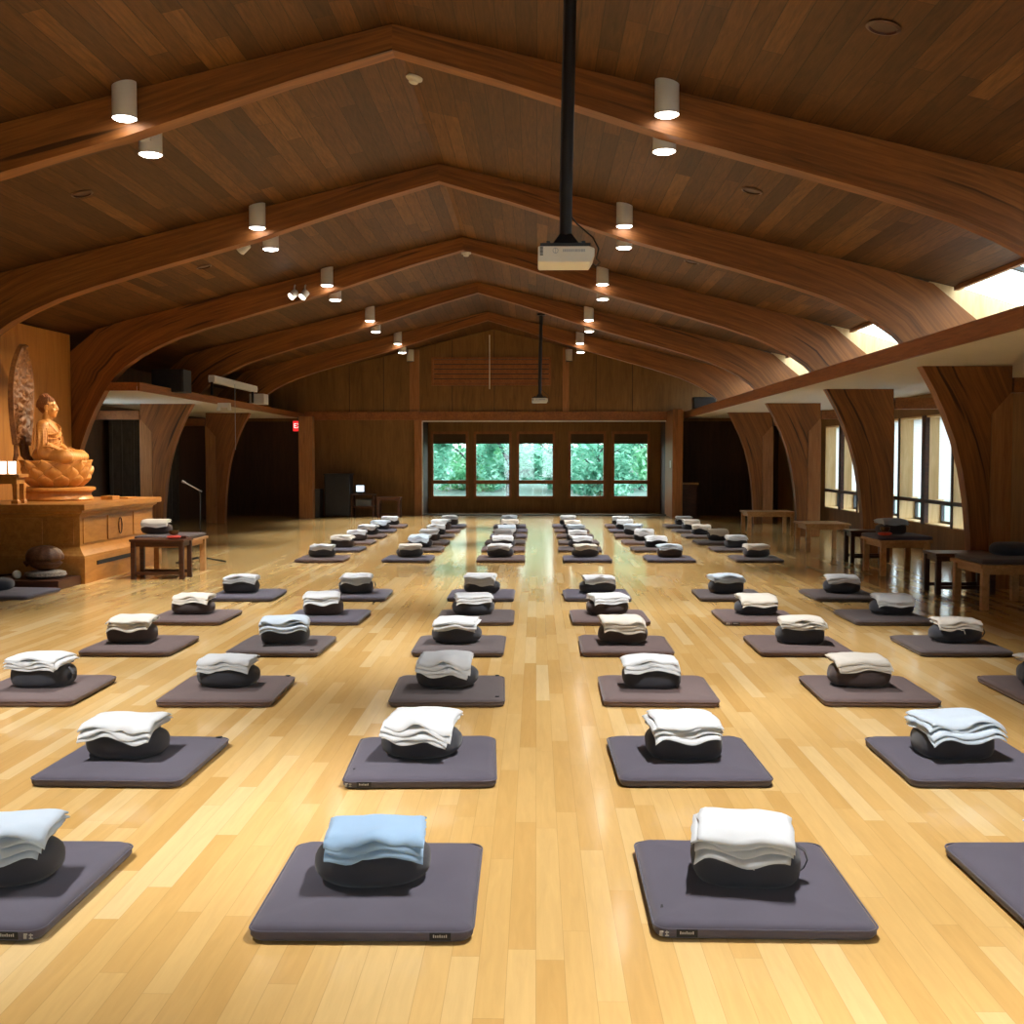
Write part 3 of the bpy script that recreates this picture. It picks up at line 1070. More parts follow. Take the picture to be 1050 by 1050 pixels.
for r, (py, cols) in enumerate(ROWS):
    for ln, (side, px, cpx) in cols.items():
        p = on_z(px, py, .004)
        cx = p.x + (MW if side == 'l' else -MW)
        cy = p.y + ML
        mc, ck, br, bl = LOOK.get((r, ln)) or (('mauve' if lk.random() < .5 else 'slate') if r in (6, 11) else lk.choice(('slate', 'umber', 'mauve')), lk.choice((0, 1, 1, 2)), lk.random() < .3, lk.choice(('white', 'white', 'cream', 'ice')))
        if r >= 6 and ln == 'f':
            mc, br = 'umber', False  # darker mat tint stands in for the dim light along this line
        rot = math.radians(ROT.get((r, ln), lk.uniform(-1.2, 1.2)))
        tg = TAGS.get((r, ln), (None, False))
        floor_mat(cx, cy, 0, rot, mc, f'{MATN[mc]} square floor mat, {RNAME[r]} from the camera, {LNAME[ln]}', 'square floor mats in rows on the wooden floor',
                  lk.randrange(3), tg[0], tg[1], TUFTS.get((r, ln), ()))
        ccx = cx if cpx is None else on_y(cpx, 500, cy).x
        ccy = cy - .01 + lk.uniform(-.02, .03)
        crot = math.radians(lk.uniform(-7, 7))
        cushion(ck, ccx, ccy, MH + .002, crot, br, f'{"brown" if br else "charcoal"} {["oval", "round pleated", "boxy"][ck]} cushion on its mat, {RNAME[r]} from the camera, {LNAME[ln]}',
                'meditation cushions on the floor mats', (r, ln) in STRAPS)
        brot = crot + math.radians(lk.uniform(-6, 6))
        blanket(ck, lk.randrange(4), ccx + lk.uniform(-.012, .012), ccy, MH + .004, brot, bl, f'{BLN[bl]} folded blanket on a cushion, {RNAME[r]} from the camera, {LNAME[ln]}',
                'folded blankets on the cushions', (r, ln) in ((0, 'd'), (3, 'f'), (3, 'b')))

# ------------------------------------------------------------------ low benches and side tables
def bench(x0, x1, y0, y1, h, label):
    t = empty('low_bench', ((x0 + x1) / 2, (y0 + y1) / 2, 0))
    tag(t, label, 'bench', 'pale low benches beside the arches')
    hx, hy = (x1 - x0) / 2, (y1 - y0) / 2
    MB().box(-hx, hx, -hy, hy, h - .035, h).build('bench_top', M['benchwood'], t, bevel=.006)
    b = MB()
    i = .05
    b.box(-hx + i, hx - i, -hy + i, -hy + i + .02, h - .10, h - .035).box(-hx + i, hx - i, hy - i - .02, hy - i, h - .10, h - .035)
    b.box(-hx + i, -hx + i + .02, -hy + i + .02, hy - i - .02, h - .10, h - .035).box(hx - i - .02, hx - i, -hy + i + .02, hy - i - .02, h - .10, h - .035)
    b.build('apron', M['benchwood'], t)
    for sx in (-1, 1):
        for sy in (-1, 1):
            a, c = sx * (hx - .06), sy * (hy - .06)
            MB().box(a - .035, a + .035, c - .035, c + .035, 0, h - .035).build('leg', M['benchwood'], t, bevel=.005)
    return t


def side_table(x0, x1, y0, y1, h, label):
    t = empty('side_table', ((x0 + x1) / 2, (y0 + y1) / 2, 0))
    tag(t, label, 'table', 'dark side tables')
    hx, hy = (x1 - x0) / 2, (y1 - y0) / 2
    MB().box(-hx, hx, -hy, hy, h - .03, h).build('table_top', M['darkwood'], t, bevel=.005)
    b = MB()
    b.box(-hx + .03, hx - .03, -hy + .02, -hy + .04, h - .09, h - .03).box(-hx + .03, hx - .03, hy - .04, hy - .02, h - .09, h - .03)
    b.box(-hx + .03, -hx + .05, -hy + .04, hy - .04, h - .09, h - .03).box(hx - .05, hx - .03, -hy + .04, hy - .04, h - .09, h - .03)
    b.build('apron', M['darkwood'], t)
    for sx in (-1, 1):
        for sy in (-1, 1):
            a, c = sx * (hx - .04), sy * (hy - .04)
            MB().box(a - .028, a + .028, c - .028, c + .028, 0, h - .03).build('leg', M['darkwood'], t, bevel=.004)
    for sy in (-1, 1):
        c = sy * (hy - .04)
        MB().box(-hx + .068, hx - .068, c - .015, c + .015, .06, .10).build('stretcher', M['darkwood'], t)
    return t


bench(4.36, 5.03, 14.3, 15.15, .46, 'pale low bench with a cushion and blanket on it, before the windows')
bench(4.38, 5.10, 11.1, 11.95, .45, 'pale low bench with dark pad at the right edge of the photo')
bench(4.28, 5.0, 17.9, 18.75, .46, 'pale low bench with nothing on it, just left of the second right arch post')
bench(4.1, 5.05, 21.9, 22.7, .46, 'farthest pale low bench along the right side')
side_table(4.38, 5.05, 12.35, 12.8, .46, 'dark side table behind the bench at the right edge of the photo')
side_table(4.52, 5.1, 16.2, 16.6, .46, 'dark side table behind the right bench that holds a blanket')
side_table(-5.02, -4.34, 13.68, 14.08, .50, 'dark side table in front of the altar')
bench(-5.16, -4.42, 14.15, 15.0, .46, 'low bench behind the dark table beside the altar')
# things on the benches
floor_mat(4.70, 14.73, .46, 0, 'slate', 'slate mat on the right bench under a cushion and blanket', None, 0)
cushion(2, 4.62, 14.7, .515, .1, False, 'charcoal cushion on the mat of the right bench', None)
blanket(2, 1, 4.62, 14.7, .517, .15, 'ice', 'bluish white folded blanket on top of the right bench', None)
floor_mat(4.76, 11.53, .45, 0, 'umber', 'dark mat on the bench at the right edge of the photo', None, 1)
cushion(0, 4.86, 11.6, .505, .1, False, 'flat charcoal cushion on the bench at the right edge of the photo', None, False)
floor_mat(-4.79, 14.57, .46, 0, 'umber', 'grey brown mat on the bench beside the altar', None, 2)
cushion(0, -4.97, 14.55, .515, .05, True, 'brown oval cushion on the bench beside the altar', None)
blanket(0, 2, -4.97, 14.56, .521, .1, 'cream', 'cream folded blanket on the cushion beside the altar', None)


def bell(x, y, z, label1, label2):
    o = MB().lathe([(.03, 0), (.075, .004), (.09, .02), (.085, .036), (.05, .044), (.01, .044)], 24).build('bell_cushion', M['red'], None, smooth=True)
    o.location = (x, y, z)
    tag(o, label1, 'cushion')
    o = MB().lathe([(.02, 0), (.045, .006), (.06, .03), (.062, .06), (.057, .06), (.054, .032), (.04, .012), (.005, .008)], 24).build('singing_bowl', M['bowl'], None, smooth=True)
    o.location = (x, y, z + .045)
    tag(o, label2, 'bowl')


bell(-4.52, 13.86, .50, 'red cushion under the bowl on the dark table by the altar', 'small bronze bowl on a red cushion beside the altar')
bell(4.46, 14.42, .515, 'red cushion under the bowl on the right bench', 'small bronze bowl on the right bench')
o = MB().box(-.05, .05, -.03, .03, 0, .035).build('wooden_box', M['darkwood'], None, bevel=.004)
o.location = (-4.42, 13.9, .50)
tag(o, 'tiny dark box beside the bowl on the dark table', 'box')

# ------------------------------------------------------------------ altar and statue
AX1, AX0, AY0, AY1 = -5.47, -6.98, 13.3, 15.85
t = empty('altar_cabinet', ((AX0 + AX1) / 2, (AY0 + AY1) / 2, 0))
tag(t, 'large golden wooden altar cabinet carrying the statue at the left', 'altar')
ox, oy = t.location.x, t.location.y
x0, x1, y0, y1 = AX0 - ox, AX1 - ox, AY0 - oy, AY1 - oy
MB().box(x0, x1 + .1, y0 - .1, y1 + .1, .88, .95).build('altar_top', M['altar'], t, bevel=.008)
MB().rect_loft(x0, x1, y0, y1, [(.0, .80), (.005, .82), (.02, .835), (.045, .85), (.05, .88)]).build('cornice', M['altar'], t)
MB().rect_loft(x0, x1, y0, y1, [(0, .44), (0, .80)]).build('altar_body', M['altar'], t)
MB().rect_loft(x0, x1, y0, y1, [(.085, .31), (.08, .335), (.05, .36), (.025, .39), (.008, .42), (0, .44)]).build('base_molding', M['altar'], t)
MB().rect_loft(x0, x1, y0, y1, [(.09, .0), (.09, .31)]).build('plinth', M['altar'], t)
# raised panel and ring pull on the lit face, panels on the near face, low drawer slot
b = MB()
cyp = (y0 + y1) / 2
for (ya, yb) in ((y0 + .08, y0 + .78), (y0 + .86, y1 - .86), (y1 - .78, y1 - .08)):
    b.box(x1, x1 + .012, ya, yb, .47, .78)
b.build('front_panel', M['altar'], t, bevel=.005)
b = MB()
for (xa, xb) in ((x0 + .08, x0 + .55), (x0 + .61, x0 + 1.06), (x0 + 1.12, x1 - .07)):
    b.box(xa, xb, y0 - .012, y0, .47, .78)
b.build('side_panel', M['altar'], t, bevel=.005)
pts = [(x1 + .022, cyp - .02 + .055 * math.cos(a), .625 + .105 * math.sin(a)) for a in [2 * PI * i / 24 for i in range(25)]]
tag(MB().tube(pts, .007, 8).build('ring_handle', M['darkwood'], t, smooth=True), 'dark oval ring handle')
MB().box(x1 + .09, x1 + .098, y0 + .28, y1 - .75, .20, .25).build('slot', M['blackcab'], t)
# step in front of the near side
o = MB().box(-7.1, -5.42, 12.55, 13.19, 0, .11).build('wooden_step', M['darkwood'], None, bevel=.008)
tag(o, 'low dark wooden step in front of the altar', 'step')

# golden panel wall behind the statue
px_, = (-7.15,)
b = MB()
za, zb_ = roof_z(6.03) - .09, roof_z(6.03) - .02
b.rings([[(px_, 12.9 + BT, 0), (px_, 17.14, 0), (px_, 17.14, zb_), (px_, 12.9 + BT, za)], [(px_ - .05, 12.9 + BT, 0), (px_ - .05, 17.14, 0), (px_ - .05, 17.14, zb_), (px_ - .05, 12.9 + BT, za)]])
struct(b.build('wall_altar_panel', M['panel']), 'tall golden wood panel behind the statue', 'wall')

# statue ------------------------------------------------------------
SX, SY, SZ = -6.30, 14.62, .95
st = empty('seated_statue', (SX, SY, SZ), math.radians(7))
tag(st, 'golden carved wooden seated statue on a lotus throne', 'statue')
# two tier round base
MB().lathe([(.44, 0), (.45, .02), (.43, .05), (.42, .07), (.42, .10), (.45, .125), (.475, .135), (.475, .165), (.46, .172), (.01, .172)], 48).build('round_base', M['buddha'], st, smooth=True, angle=35)
# lotus throne: core and rows of petals
lt = MB().lathe([(.24, .172), (.30, .22), (.36, .30), (.38, .40), (.40, .50), (.38, .52), (.01, .53)], 40).build('lotus_throne', M['buddha'], st, smooth=True)


def petal(mb, a, r, z, wid, hgt, lean, curl):
    n, m = 8, 8
    vs, fs = [], []
    for side in (0, 1):
        for j in range(m + 1):
            v = j / m
            half = wid * math.sin(min(1, v * .93 + .10) * PI) ** .6 * (1 if v < .6 else 1 - ((v - .6) / .4) ** 2 * .55)
            out = lean * math.sin(v * PI * .55) + curl * max(0, v - .75) ** 2
            for i in range(n + 1):
                u = -1 + 2 * i / n
                bul = (1 - u * u) * .035 + .012 * (1 - abs(u)) * v
                rr_ = r + out + bul - side * .018
                zz = z + hgt * v
                th = a + u * half / max(.05, rr_)
                vs.append((rr_ * math.cos(th), rr_ * math.sin(th), zz))
    N = (n + 1) * (m + 1)
    for j in range(m):
        for i in range(n):
            q = j * (n + 1) + i
            fs.append((q, q + 1, q + n + 2, q + n + 1))
            fs.append((N + q, N + q + n + 1, N + q + n + 2, N + q + 1))
    for i in range(n):
        q = m * (n + 1) + i
        fs.append((q, q + 1, N + q + 1, N + q))
        fs.append((i + 1, i, N + i, N + i + 1))
    for j in range(m):
        q = j * (n + 1)
        fs.append((q + n + 1, q, N + q, N + q + n + 1))
        q = j * (n + 1) + n
        fs.append((q, q + n + 1, N + q + n + 1, N + q))
    mb.add(vs, fs)


for (cnt, r0, z0, wd, hg, ln_, cu, off) in ((11, .28, .175, .115, .17, .12, -.6, 0), (11, .33, .24, .12, .21, .085, -.3, .5), (11, .345, .34, .12, .19, .055, .3, 0)):
    b = MB()
    for i in range(cnt):
        petal(b, 2 * PI * (i + off) / cnt, r0, z0, wd, hg, ln_, cu)
    b.build('petals', M['buddha'], lt, smooth=True)

# figure: one continuous remeshed body, facing +x
Zs = .50     # seat height above altar top
b = MB()


def cap(p, q, r1, r2, n=14):
    p, q = Vector(p), Vector(q)
    k = 7
    for i in range(k + 1):
        tt = i / k
        b.ball(p.lerp(q, tt), r1 + (r2 - r1) * tt, n, 9)


b.ball((-.12, 0, Zs + .08), (.17, .23, .13))           # hips
b.ball((-.12, 0, Zs + .22), (.125, .165, .20))          # belly / trunk
b.ball((-.125, 0, Zs + .36), (.12, .185, .14))          # chest
b.ball((-.06, 0, Zs + .33), (.075, .13, .10))
b.ball((-.125, 0, Zs + .455), (.085, .17, .055))        # shoulders
for s_ in (-1, 1):
    b.ball((-.125, s_ * .175, Zs + .43), (.07, .065, .065))
    cap((-.125, s_ * .20, Zs + .42), (-.11, s_ * .255, Zs + .20), .066, .062)      # upper arm in sleeve
    cap((-.11, s_ * .255, Zs + .20), (.06, s_ * .12, Zs + .125), .062, .046)       # forearm
    cap((.06, s_ * .12, Zs + .125), (.135, s_ * .035, Zs + .115), .036, .028)      # hand
    b.ball((-.06, s_ * .27, Zs + .13), (.10, .06, .10))                            # sleeve drape
    cap((-.10, s_ * .14, Zs + .07), (.16, s_ * .33, Zs + .065), .105, .088)        # thigh
    cap((.16, s_ * .33, Zs + .06), (.26, s_ * .02, Zs + .05), .086, .062)          # shin, crossed
    b.ball((.17, s_ * .33, Zs + .06), (.095, .085, .075))                          # knee
b.ball((.10, 0, Zs + .05), (.22, .28, .055))                                       # lap cloth
cap((.20, -.10, Zs + .10), (.26, .10, Zs + .10), .035, .03)                         # upturned foot
for i in range(5):
    cap((.105 + .0, -.03 + .015 * i, Zs + .14), (.155, -.035 + .017 * i, Zs + .135), .0125, .010, 8)   # fingers over the palm
cap((.11, -.05, Zs + .15), (.135, -.005, Zs + .165), .013, .010, 8)                 # thumb
# robe folds
for k in range(6):
    z = Zs + .40 - .055 * k
    pts = []
    for i in range(14):
        w = -1.5 + 3.0 * i / 13
        rr_ = .155 + .012 * k
        pts.append((-.12 + .135 * math.cos(w) + .012, rr_ * 1.1 * math.sin(w), z + .07 * math.sin(w) * (1 if k < 4 else .3) - .03 * math.cos(w)))
    b.tube(pts, .010, 6)
for s_ in (-1, 1):
    for k in range(5):
        a0, a1 = .30 + k * .13, -.02 - k * .02
        pts = []
        for i in range(10):
            v = i / 9
            x = -.10 + .05 * k + .26 * v * (1 - .1 * k)
            y = s_ * (.30 - .035 * k + .05 * math.sin(v * PI))
            z = Zs + .175 - .015 * k - .06 * v + .03 * math.sin(v * PI)
            pts.append((x, y, z))
        b.tube(pts, .011, 6)
    for k in range(4):
        pts = [(-.20 + .05 * k + .02 * math.sin(v * 3), s_ * (.255 + .055 * math.sin(v * 2.2)), Zs + .40 - v * .26) for v in [i / 8 for i in range(9)]]
        b.tube(pts, .009, 6)
# collar edge of the robe
b.tube([(-.155, -.10, Zs + .50), (-.06, -.11, Zs + .44), (.0, -.06, Zs + .36), (.01, .0, Zs + .30), (.0, .08, Zs + .27)], .014, 8)
b.tube([(-.155, .10, Zs + .50), (-.06, .11, Zs + .44), (.0, .06, Zs + .36), (.01, .0, Zs + .30)], .014, 8)
# neck, head, face
HC = Vector((-.10, 0, Zs + .645))
cap((-.125, 0, Zs + .47), (-.112, 0, Zs + .56), .062, .058)
b.ball(HC + Vector((-.008, 0, .02)), (.098, .085, .105))
b.ball(HC + Vector((.028, 0, -.04)), (.068, .066, .075))
b.ball(HC + Vector((.055, 0, -.088)), (.032, .034, .026))           # chin
cap(HC + Vector((.083, 0, .028)), HC + Vector((.104, 0, -.022)), .010, .014, 10)   # nose
b.ball(HC + Vector((.096, .011, -.024)), .009, 10, 8)
b.ball(HC + Vector((.096, -.011, -.024)), .009, 10, 8)
b.ball(HC + Vector((.087, 0, -.048)), (.012, .024, .007), 12, 8)     # lips
b.ball(HC + Vector((.085, 0, -.059)), (.012, .020, .007), 12, 8)
for s_ in (-1, 1):
    b.ball(HC + Vector((.076, s_ * .036, .008)), (.013, .022, .010), 12, 8)       # closed eyelids
    b.tube([HC + Vector((.088, s_ * .012, .024)), HC + Vector((.086, s_ * .036, .036)), HC + Vector((.066, s_ * .062, .028))], .006, 6)   # brows
    b.ball(HC + Vector((.058, s_ * .045, -.028)), (.025, .022, .026), 12, 8)      # cheeks
    b.ball(HC + Vector((-.004, s_ * .086, .0)), (.024, .013, .040), 12, 8)        # ear
    b.ball(HC + Vector((-.002, s_ * .088, -.055)), (.013, .010, .032), 12, 8)     # long lobe
fig = b.build('figure', M['buddha'], st, smooth=True)
fig.scale = (1.1, 1.1, 1.1)
fig.location = (.02, 0, -.05)
md = fig.modifiers.new('remesh', 'REMESH')
md.mode = 'VOXEL'
md.voxel_size = .0062
md.use_smooth_shade = True
md = fig.modifiers.new('smooth', 'SMOOTH')
md.factor, md.iterations = .5, 3
# hair with a raised crown, curls as small bumps
b = MB()
nj, ni = 14, 26
cnt = 0
for j in range(nj):
    th = .05 + 1.75 * j / nj
    m_ = max(4, int(ni * math.sin(th)))
    for i in range(m_):
        a = 2 * PI * (i + .5 * (j % 2)) / m_
        d = Vector((math.sin(th) * math.cos(a), math.sin(th) * math.sin(a), math.cos(th)))
        if d.x > .45 and d.z < .45:
            continue
        if d.z < .1 and d.x > -.05:
            continue
        b.ball(HC + Vector((-.012, 0, .022)) + Vector((d.x * .104, d.y * .091, d.z * .112)), .0125, 8, 6)
for j in range(6):
    th = .1 + 1.5 * j / 6
    m_ = max(4, int(14 * math.sin(th)))
    for i in range(m_):
        a = 2 * PI * i / m_
        b.ball(HC + Vector((-.028, 0, .115)) + Vector((math.sin(th) * math.cos(a) * .055, math.sin(th) * math.sin(a) * .052, math.cos(th) * .045)), .0115, 8, 6)
b.ball(HC + Vector((-.013, 0, .024)), (.100, .088, .107))
b.ball(HC + Vector((-.028, 0, .115)), (.055, .052, .045))
# keep the face clear: the hair mass sits a little behind the brow
o = b.build('hair', M['hair'], st, smooth=True)
o.scale = (1.1, 1.1, 1.1)
o.location = (.004, 0, -.044)
# halo: pointed oval board of openwork on a stem
b = MB()
HX = -.44
nv, nu = 90, 36
HZ0, HZ1 = .72, 2.04
top, bot = [], []
for j in range(nv + 1):
    v = j / nv
    half = (.27 + .15 * math.sin(PI * v)) if v < .5 else .42 * max(.0, 1 - ((v - .5) / .5) ** 2.1) ** .8
    for i in range(nu + 1):
        u = -1 + 2 * i / nu
        y = u * half
        z = HZ0 + (HZ1 - HZ0) * v
        rim = .035 if abs(u) > .9 or v > .97 else 0
        rel = .075 * abs(noise.noise(Vector((y * 8, z * 8, 2)))) + .03 * noise.noise(Vector((y * 24, z * 24, 7)))
        inner = .0 if abs(u) > .9 else rel
        lean = .03 * v * v
        top.append((HX + rim + inner + lean, y, z))
        bot.append((HX - .03 + lean, y, z))
N = (nu + 1) * (nv + 1)
fs = []
for j in range(nv):
    for i in range(nu):
        q = j * (nu + 1) + i
        fs.append((q, q + 1, q + nu + 2, q + nu + 1))
        fs.append((N + q, N + q + nu + 1, N + q + nu + 2, N + q + 1))
    q = j * (nu + 1)
    fs.append((q + nu + 1, q, N + q, N + q + nu + 1))
    q += nu
    fs.append((q, q + nu + 1, N + q + nu + 1, N + q))
for i in range(nu):
    fs.append((i + 1, i, N + i, N + i + 1))
    q = nv * (nu + 1) + i
    fs.append((q, q + 1, N + q + 1, N + q))
b.add(top + bot, fs)
hl = b.build('halo', M['halo'], st, smooth=True, angle=60)
tag(hl, 'dark carved pointed oval halo')
b = MB()
b.tube([(HX, .22, .80), (HX, .22, .60), (HX + .0, .34, .46)], [.03, .035, .02], 8)
b.tube([(HX, -.22, .80), (HX, -.22, .60), (HX + .0, -.34, .46)], [.03, .035, .02], 8)
b.tube([(HX, 0, .80), (HX + .03, 0, .60), (HX + .14, 0, .48)], .05, 10)
b.build('halo_stem', M['halo'], hl, smooth=True)

# altar stand with glowing candle glasses, small boxes
t = empty('altar_stand', (-6.55, 13.55, .95))
tag(t, 'small wooden stand on the altar carrying glowing candles', 'stand')
MB().box(-.42, .30, -.14, .14, .32, .36).build('stand_top', M['altar'], t, bevel=.006)
MB().box(-.38, .26, -.11, .11, .24, .32).build('apron', M['altar'], t)
for sx in (-.36, .24):
    for sy in (-.09, .09):
        MB().rect_loft(sx - .025, sx + .025, sy - .025, sy + .025, [(.016, 0), (.016, .03), (0, .05), (.004, .2), (.008, .24)]).build('leg', M['altar'], t)
for i, x in enumerate((-6.86, -6.74, -6.62, -6.5, -6.38)):
    o = MB().lathe([(.034, 0), (.042, .01), (.045, .15), (.04, .15), (.036, .012), (.004, .01)], 20).build('candle_glass', M['candle'], None, smooth=True)
    o.location = (x, 13.53, 1.312)
    tag(o, f'glowing white candle glass on the altar stand, {ORD[i]} from the left', 'candle', 'candle glasses on the altar')
o = box('offering_box', M['altar'], -5.78, -5.62, 14.75, 15.0, .95, 1.0, bevel=.006)
tag(o, 'small wooden box on the altar beside the statue base', 'box')
o = box('offering_tray', M['altar'], -5.72, -5.56, 15.15, 15.5, .95, .97, bevel=.004)
tag(o, 'thin wooden tray at the far end of the altar top', 'tray')

# wooden fish drum on its cushion, mallet, floor mat
o = MB().lathe([(.10, 0), (.20, .008), (.235, .035), (.225, .07), (.17, .085), (.02, .085)], 36).build('drum_cushion', mat_fabric('striped_brocade', (.20, .17, .14), var=.7, scale=70, big=40), None, smooth=True)
o.location = (-5.72, 12.9, .11)
tag(o, 'round patterned cushion under the carved wooden fish drum', 'cushion')
t = empty('wooden_fish_drum', (-5.72, 12.9, .195))
tag(t, 'round carved brown wooden fish drum on its cushion', 'drum')
b = MB()
n, m = 48, 30
vs, fs = [], []
for j in range(m + 1):
    th = PI * j / m
    for i in range(n):
        a = 2 * PI * i / n
        d = Vector((math.sin(th) * math.cos(a), math.sin(th) * math.sin(a), math.cos(th)))
        rr_ = 1 + .06 * abs(noise.noise(d * 7)) + .03 * math.sin(a * 12) * math.sin(th) * (d.z > -.2)
        if abs(d.z + .25) < .07 and d.x > -.2:
            rr_ *= .82
        vs.append((d.x * .21 * rr_, d.y * .19 * rr_, .147 + d.z * .145 * rr_ + .02 * max(0, -d.x) ** 2))
for j in range(m):
    for i in range(n):
        i2 = (i + 1) % n
        fs.append((j * n + i, (j + 1) * n + i, (j + 1) * n + i2, j * n + i2))
b.add(vs, fs)
b.build('drum_body', M['drum'], t, smooth=True, angle=80)
b = MB().tube([(-.12, 0, .16), (-.19, 0, .15), (-.235, 0, .10), (-.2, 0, .06)], .028, 10)
b.build('tail_handle', M['drum'], t, smooth=True)
t = empty('drum_mallet', (-6.0, 12.78, .11))
tag(t, 'mallet with round white head beside the fish drum', 'mallet')
MB().ball((0, 0, .05), .05, 20, 14).build('mallet_head', M['white_paint'], t, smooth=True)
MB().tube([(-.04, 0, .05), (-.36, .1, .02)], .012, 8).build('handle', M['darkwood'], t, smooth=True)
floor_mat(-5.72, 12.1, 0, -.06, 'slate', 'dark mat on the floor at the foot of the altar step', None, 0)
cushion(0, -5.95, 12.15, MH, .1, False, 'flat dark cushion on the mat at the altar step', None)

# microphone stand
t = empty('microphone_stand', (-4.86, 16.1, 0))
tag(t, 'thin black microphone stand with pale boom beside the left arches', 'stand')
MB().tube([(0, 0, .05), (0, 0, 1.05)], .011, 8).build('pole', M['black'], t, smooth=True)
for a in (-12, 108, 228):
    w = math.radians(a)
    MB().tube([(0, 0, .07), (.40 * math.cos(w), .40 * math.sin(w), .012)], .012, 8).build('leg', M['black'], t, smooth=True)
MB().tube([(.03, 0, 1.02), (-.20, -.02, 1.145)], .010, 8).build('boom', M['silver'], t, smooth=True)
MB().tube([(-.2, -.02, 1.145), (-.25, -.025, 1.17)], [.016, .022], 10).build('microphone', M['silver'], t, smooth=True)

# ------------------------------------------------------------------ ceiling fixtures
def downlight(x, y, z, facing, lit, label, group):
    t = empty('ceiling_downlight', (x, y, z))
    tag(t, label, 'light', group)
    MB().lathe([(.088, .02), (.092, .0), (.092, .29), (.085, .30), (.005, .30)], 32, cap=False).build('housing', M['white_paint'], t, smooth=True)
    MB().lathe([(.086, .004), (.07, -.010), (.04, -.016), (.004, -.018)], 28).build('lens', M['lens'] if lit else M['grey'], t, smooth=True)
    MB().box(-.04, .04, *sorted((facing * .088, facing * .125)), .08, .24).build('bracket', M['white_paint'], t, bevel=.004)
    if lit:
        l = bpy.data.lights.new('downlight_lamp', 'SPOT')
        l.energy = SPOT_W
        l.color = (1, .97, .93)
        l.spot_size = math.radians(82)
        l.spot_blend = .65
        l.shadow_soft_size = .07
        lo = bpy.data.objects.new('downlight_lamp', l)
        lo.location = (0, 0, -.045)
        link(lo, t)
    return t


SPOT_W = 540
BN = ['zero', 'one', 'two', 'three', 'four', 'five', 'six']
for k, y in enumerate(BY):
    for sgn in (-1, 1):
        for rear in (0, 1):
            yy = y - .125 if not rear else y + BT + .125
            xx = RX + (2.11 if sgn > 0 else -2.05) + (.05 if rear else 0) * (1 if sgn < 0 else .6)
            downlight(xx, yy, 4.11 if not rear else 3.95, 1 if not rear else -1, True,
                      f'white cylinder light on the {"left" if sgn < 0 else "right"} of the {FRAMES[k]} arch frame, {"camera side" if not rear else "far side"}', 'cylinder lights on the arch frames')
for i, x in enumerate((-3.28, .84)):
    downlight(x, YF - .16, 4.02, 1, False, f'unlit white cylinder light on the far gable wall, {"left" if i == 0 else "right"} one', 'unlit gable lights')


def spot_head(x, y, z, label, target, energy, lit=True, size=34):
    t = empty('spotlight', (x, y, z))
    tag(t, label, 'light', 'small spotlights aimed at the altar')
    d = (Vector(target) - Vector((x, y, z))).normalized()
    R = d.to_track_quat('-Z', 'Y').to_matrix().to_4x4()
    MB().lathe([(.05, -.075), (.058, -.08), (.058, .04), (.03, .06), (.005, .06)], 24, R, cap=False).build('housing', M['white_paint'], t, smooth=True)
    MB().lathe([(.05, -.072), (.02, -.070), (.004, -.070)], 24, R).build('lens', M['lens'] if lit else M['grey'], t, smooth=True)
    MB().tube([(0, 0, .03), (0, .03, .12), (0, .07, .14)], .012, 8).build('bracket', M['white_paint'], t, smooth=True)
    if lit:
        l = bpy.data.lights.new('spotlight_lamp', 'SPOT')
        l.energy = energy
        l.color = (1, .80, .54)
        l.spot_size = math.radians(size)
        l.spot_blend = .6
        l.shadow_soft_size = .05
        lo = bpy.data.objects.new('spotlight_lamp', l)
        lo.rotation_euler = d.to_track_quat('-Z', 'Y').to_euler()
        lo.location = d * .085
        link(lo, t)


spot_head(-3.66, 17.0, 3.98, 'leftmost warm spotlight on the left of the third arch frame, aimed at the statue', (-6.2, 14.6, 1.2), 1000, True, 46)
spot_head(-3.50, 17.0, 3.98, 'small round spotlight beside the leftmost one on the third arch frame', (-5.6, 14.4, .6), 420, True, 40)
spot_head(-3.42, 13.2, 3.98, 'small spotlight behind the second arch frame on the left', (-6.6, 14.7, 1.5), 500, True, 46)


def on_roof(px, py, sgn):
    d = ray(px, py)
    lo, hi = .1, 60
    for _ in range(60):
        t = (lo + hi) / 2
        p = Vector((d.x * t, d.y * t, CAM_Z + d.z * t))
        if p.z < roof_z(sgn * (p.x - RX)): lo = t
        else: hi = t
    return p


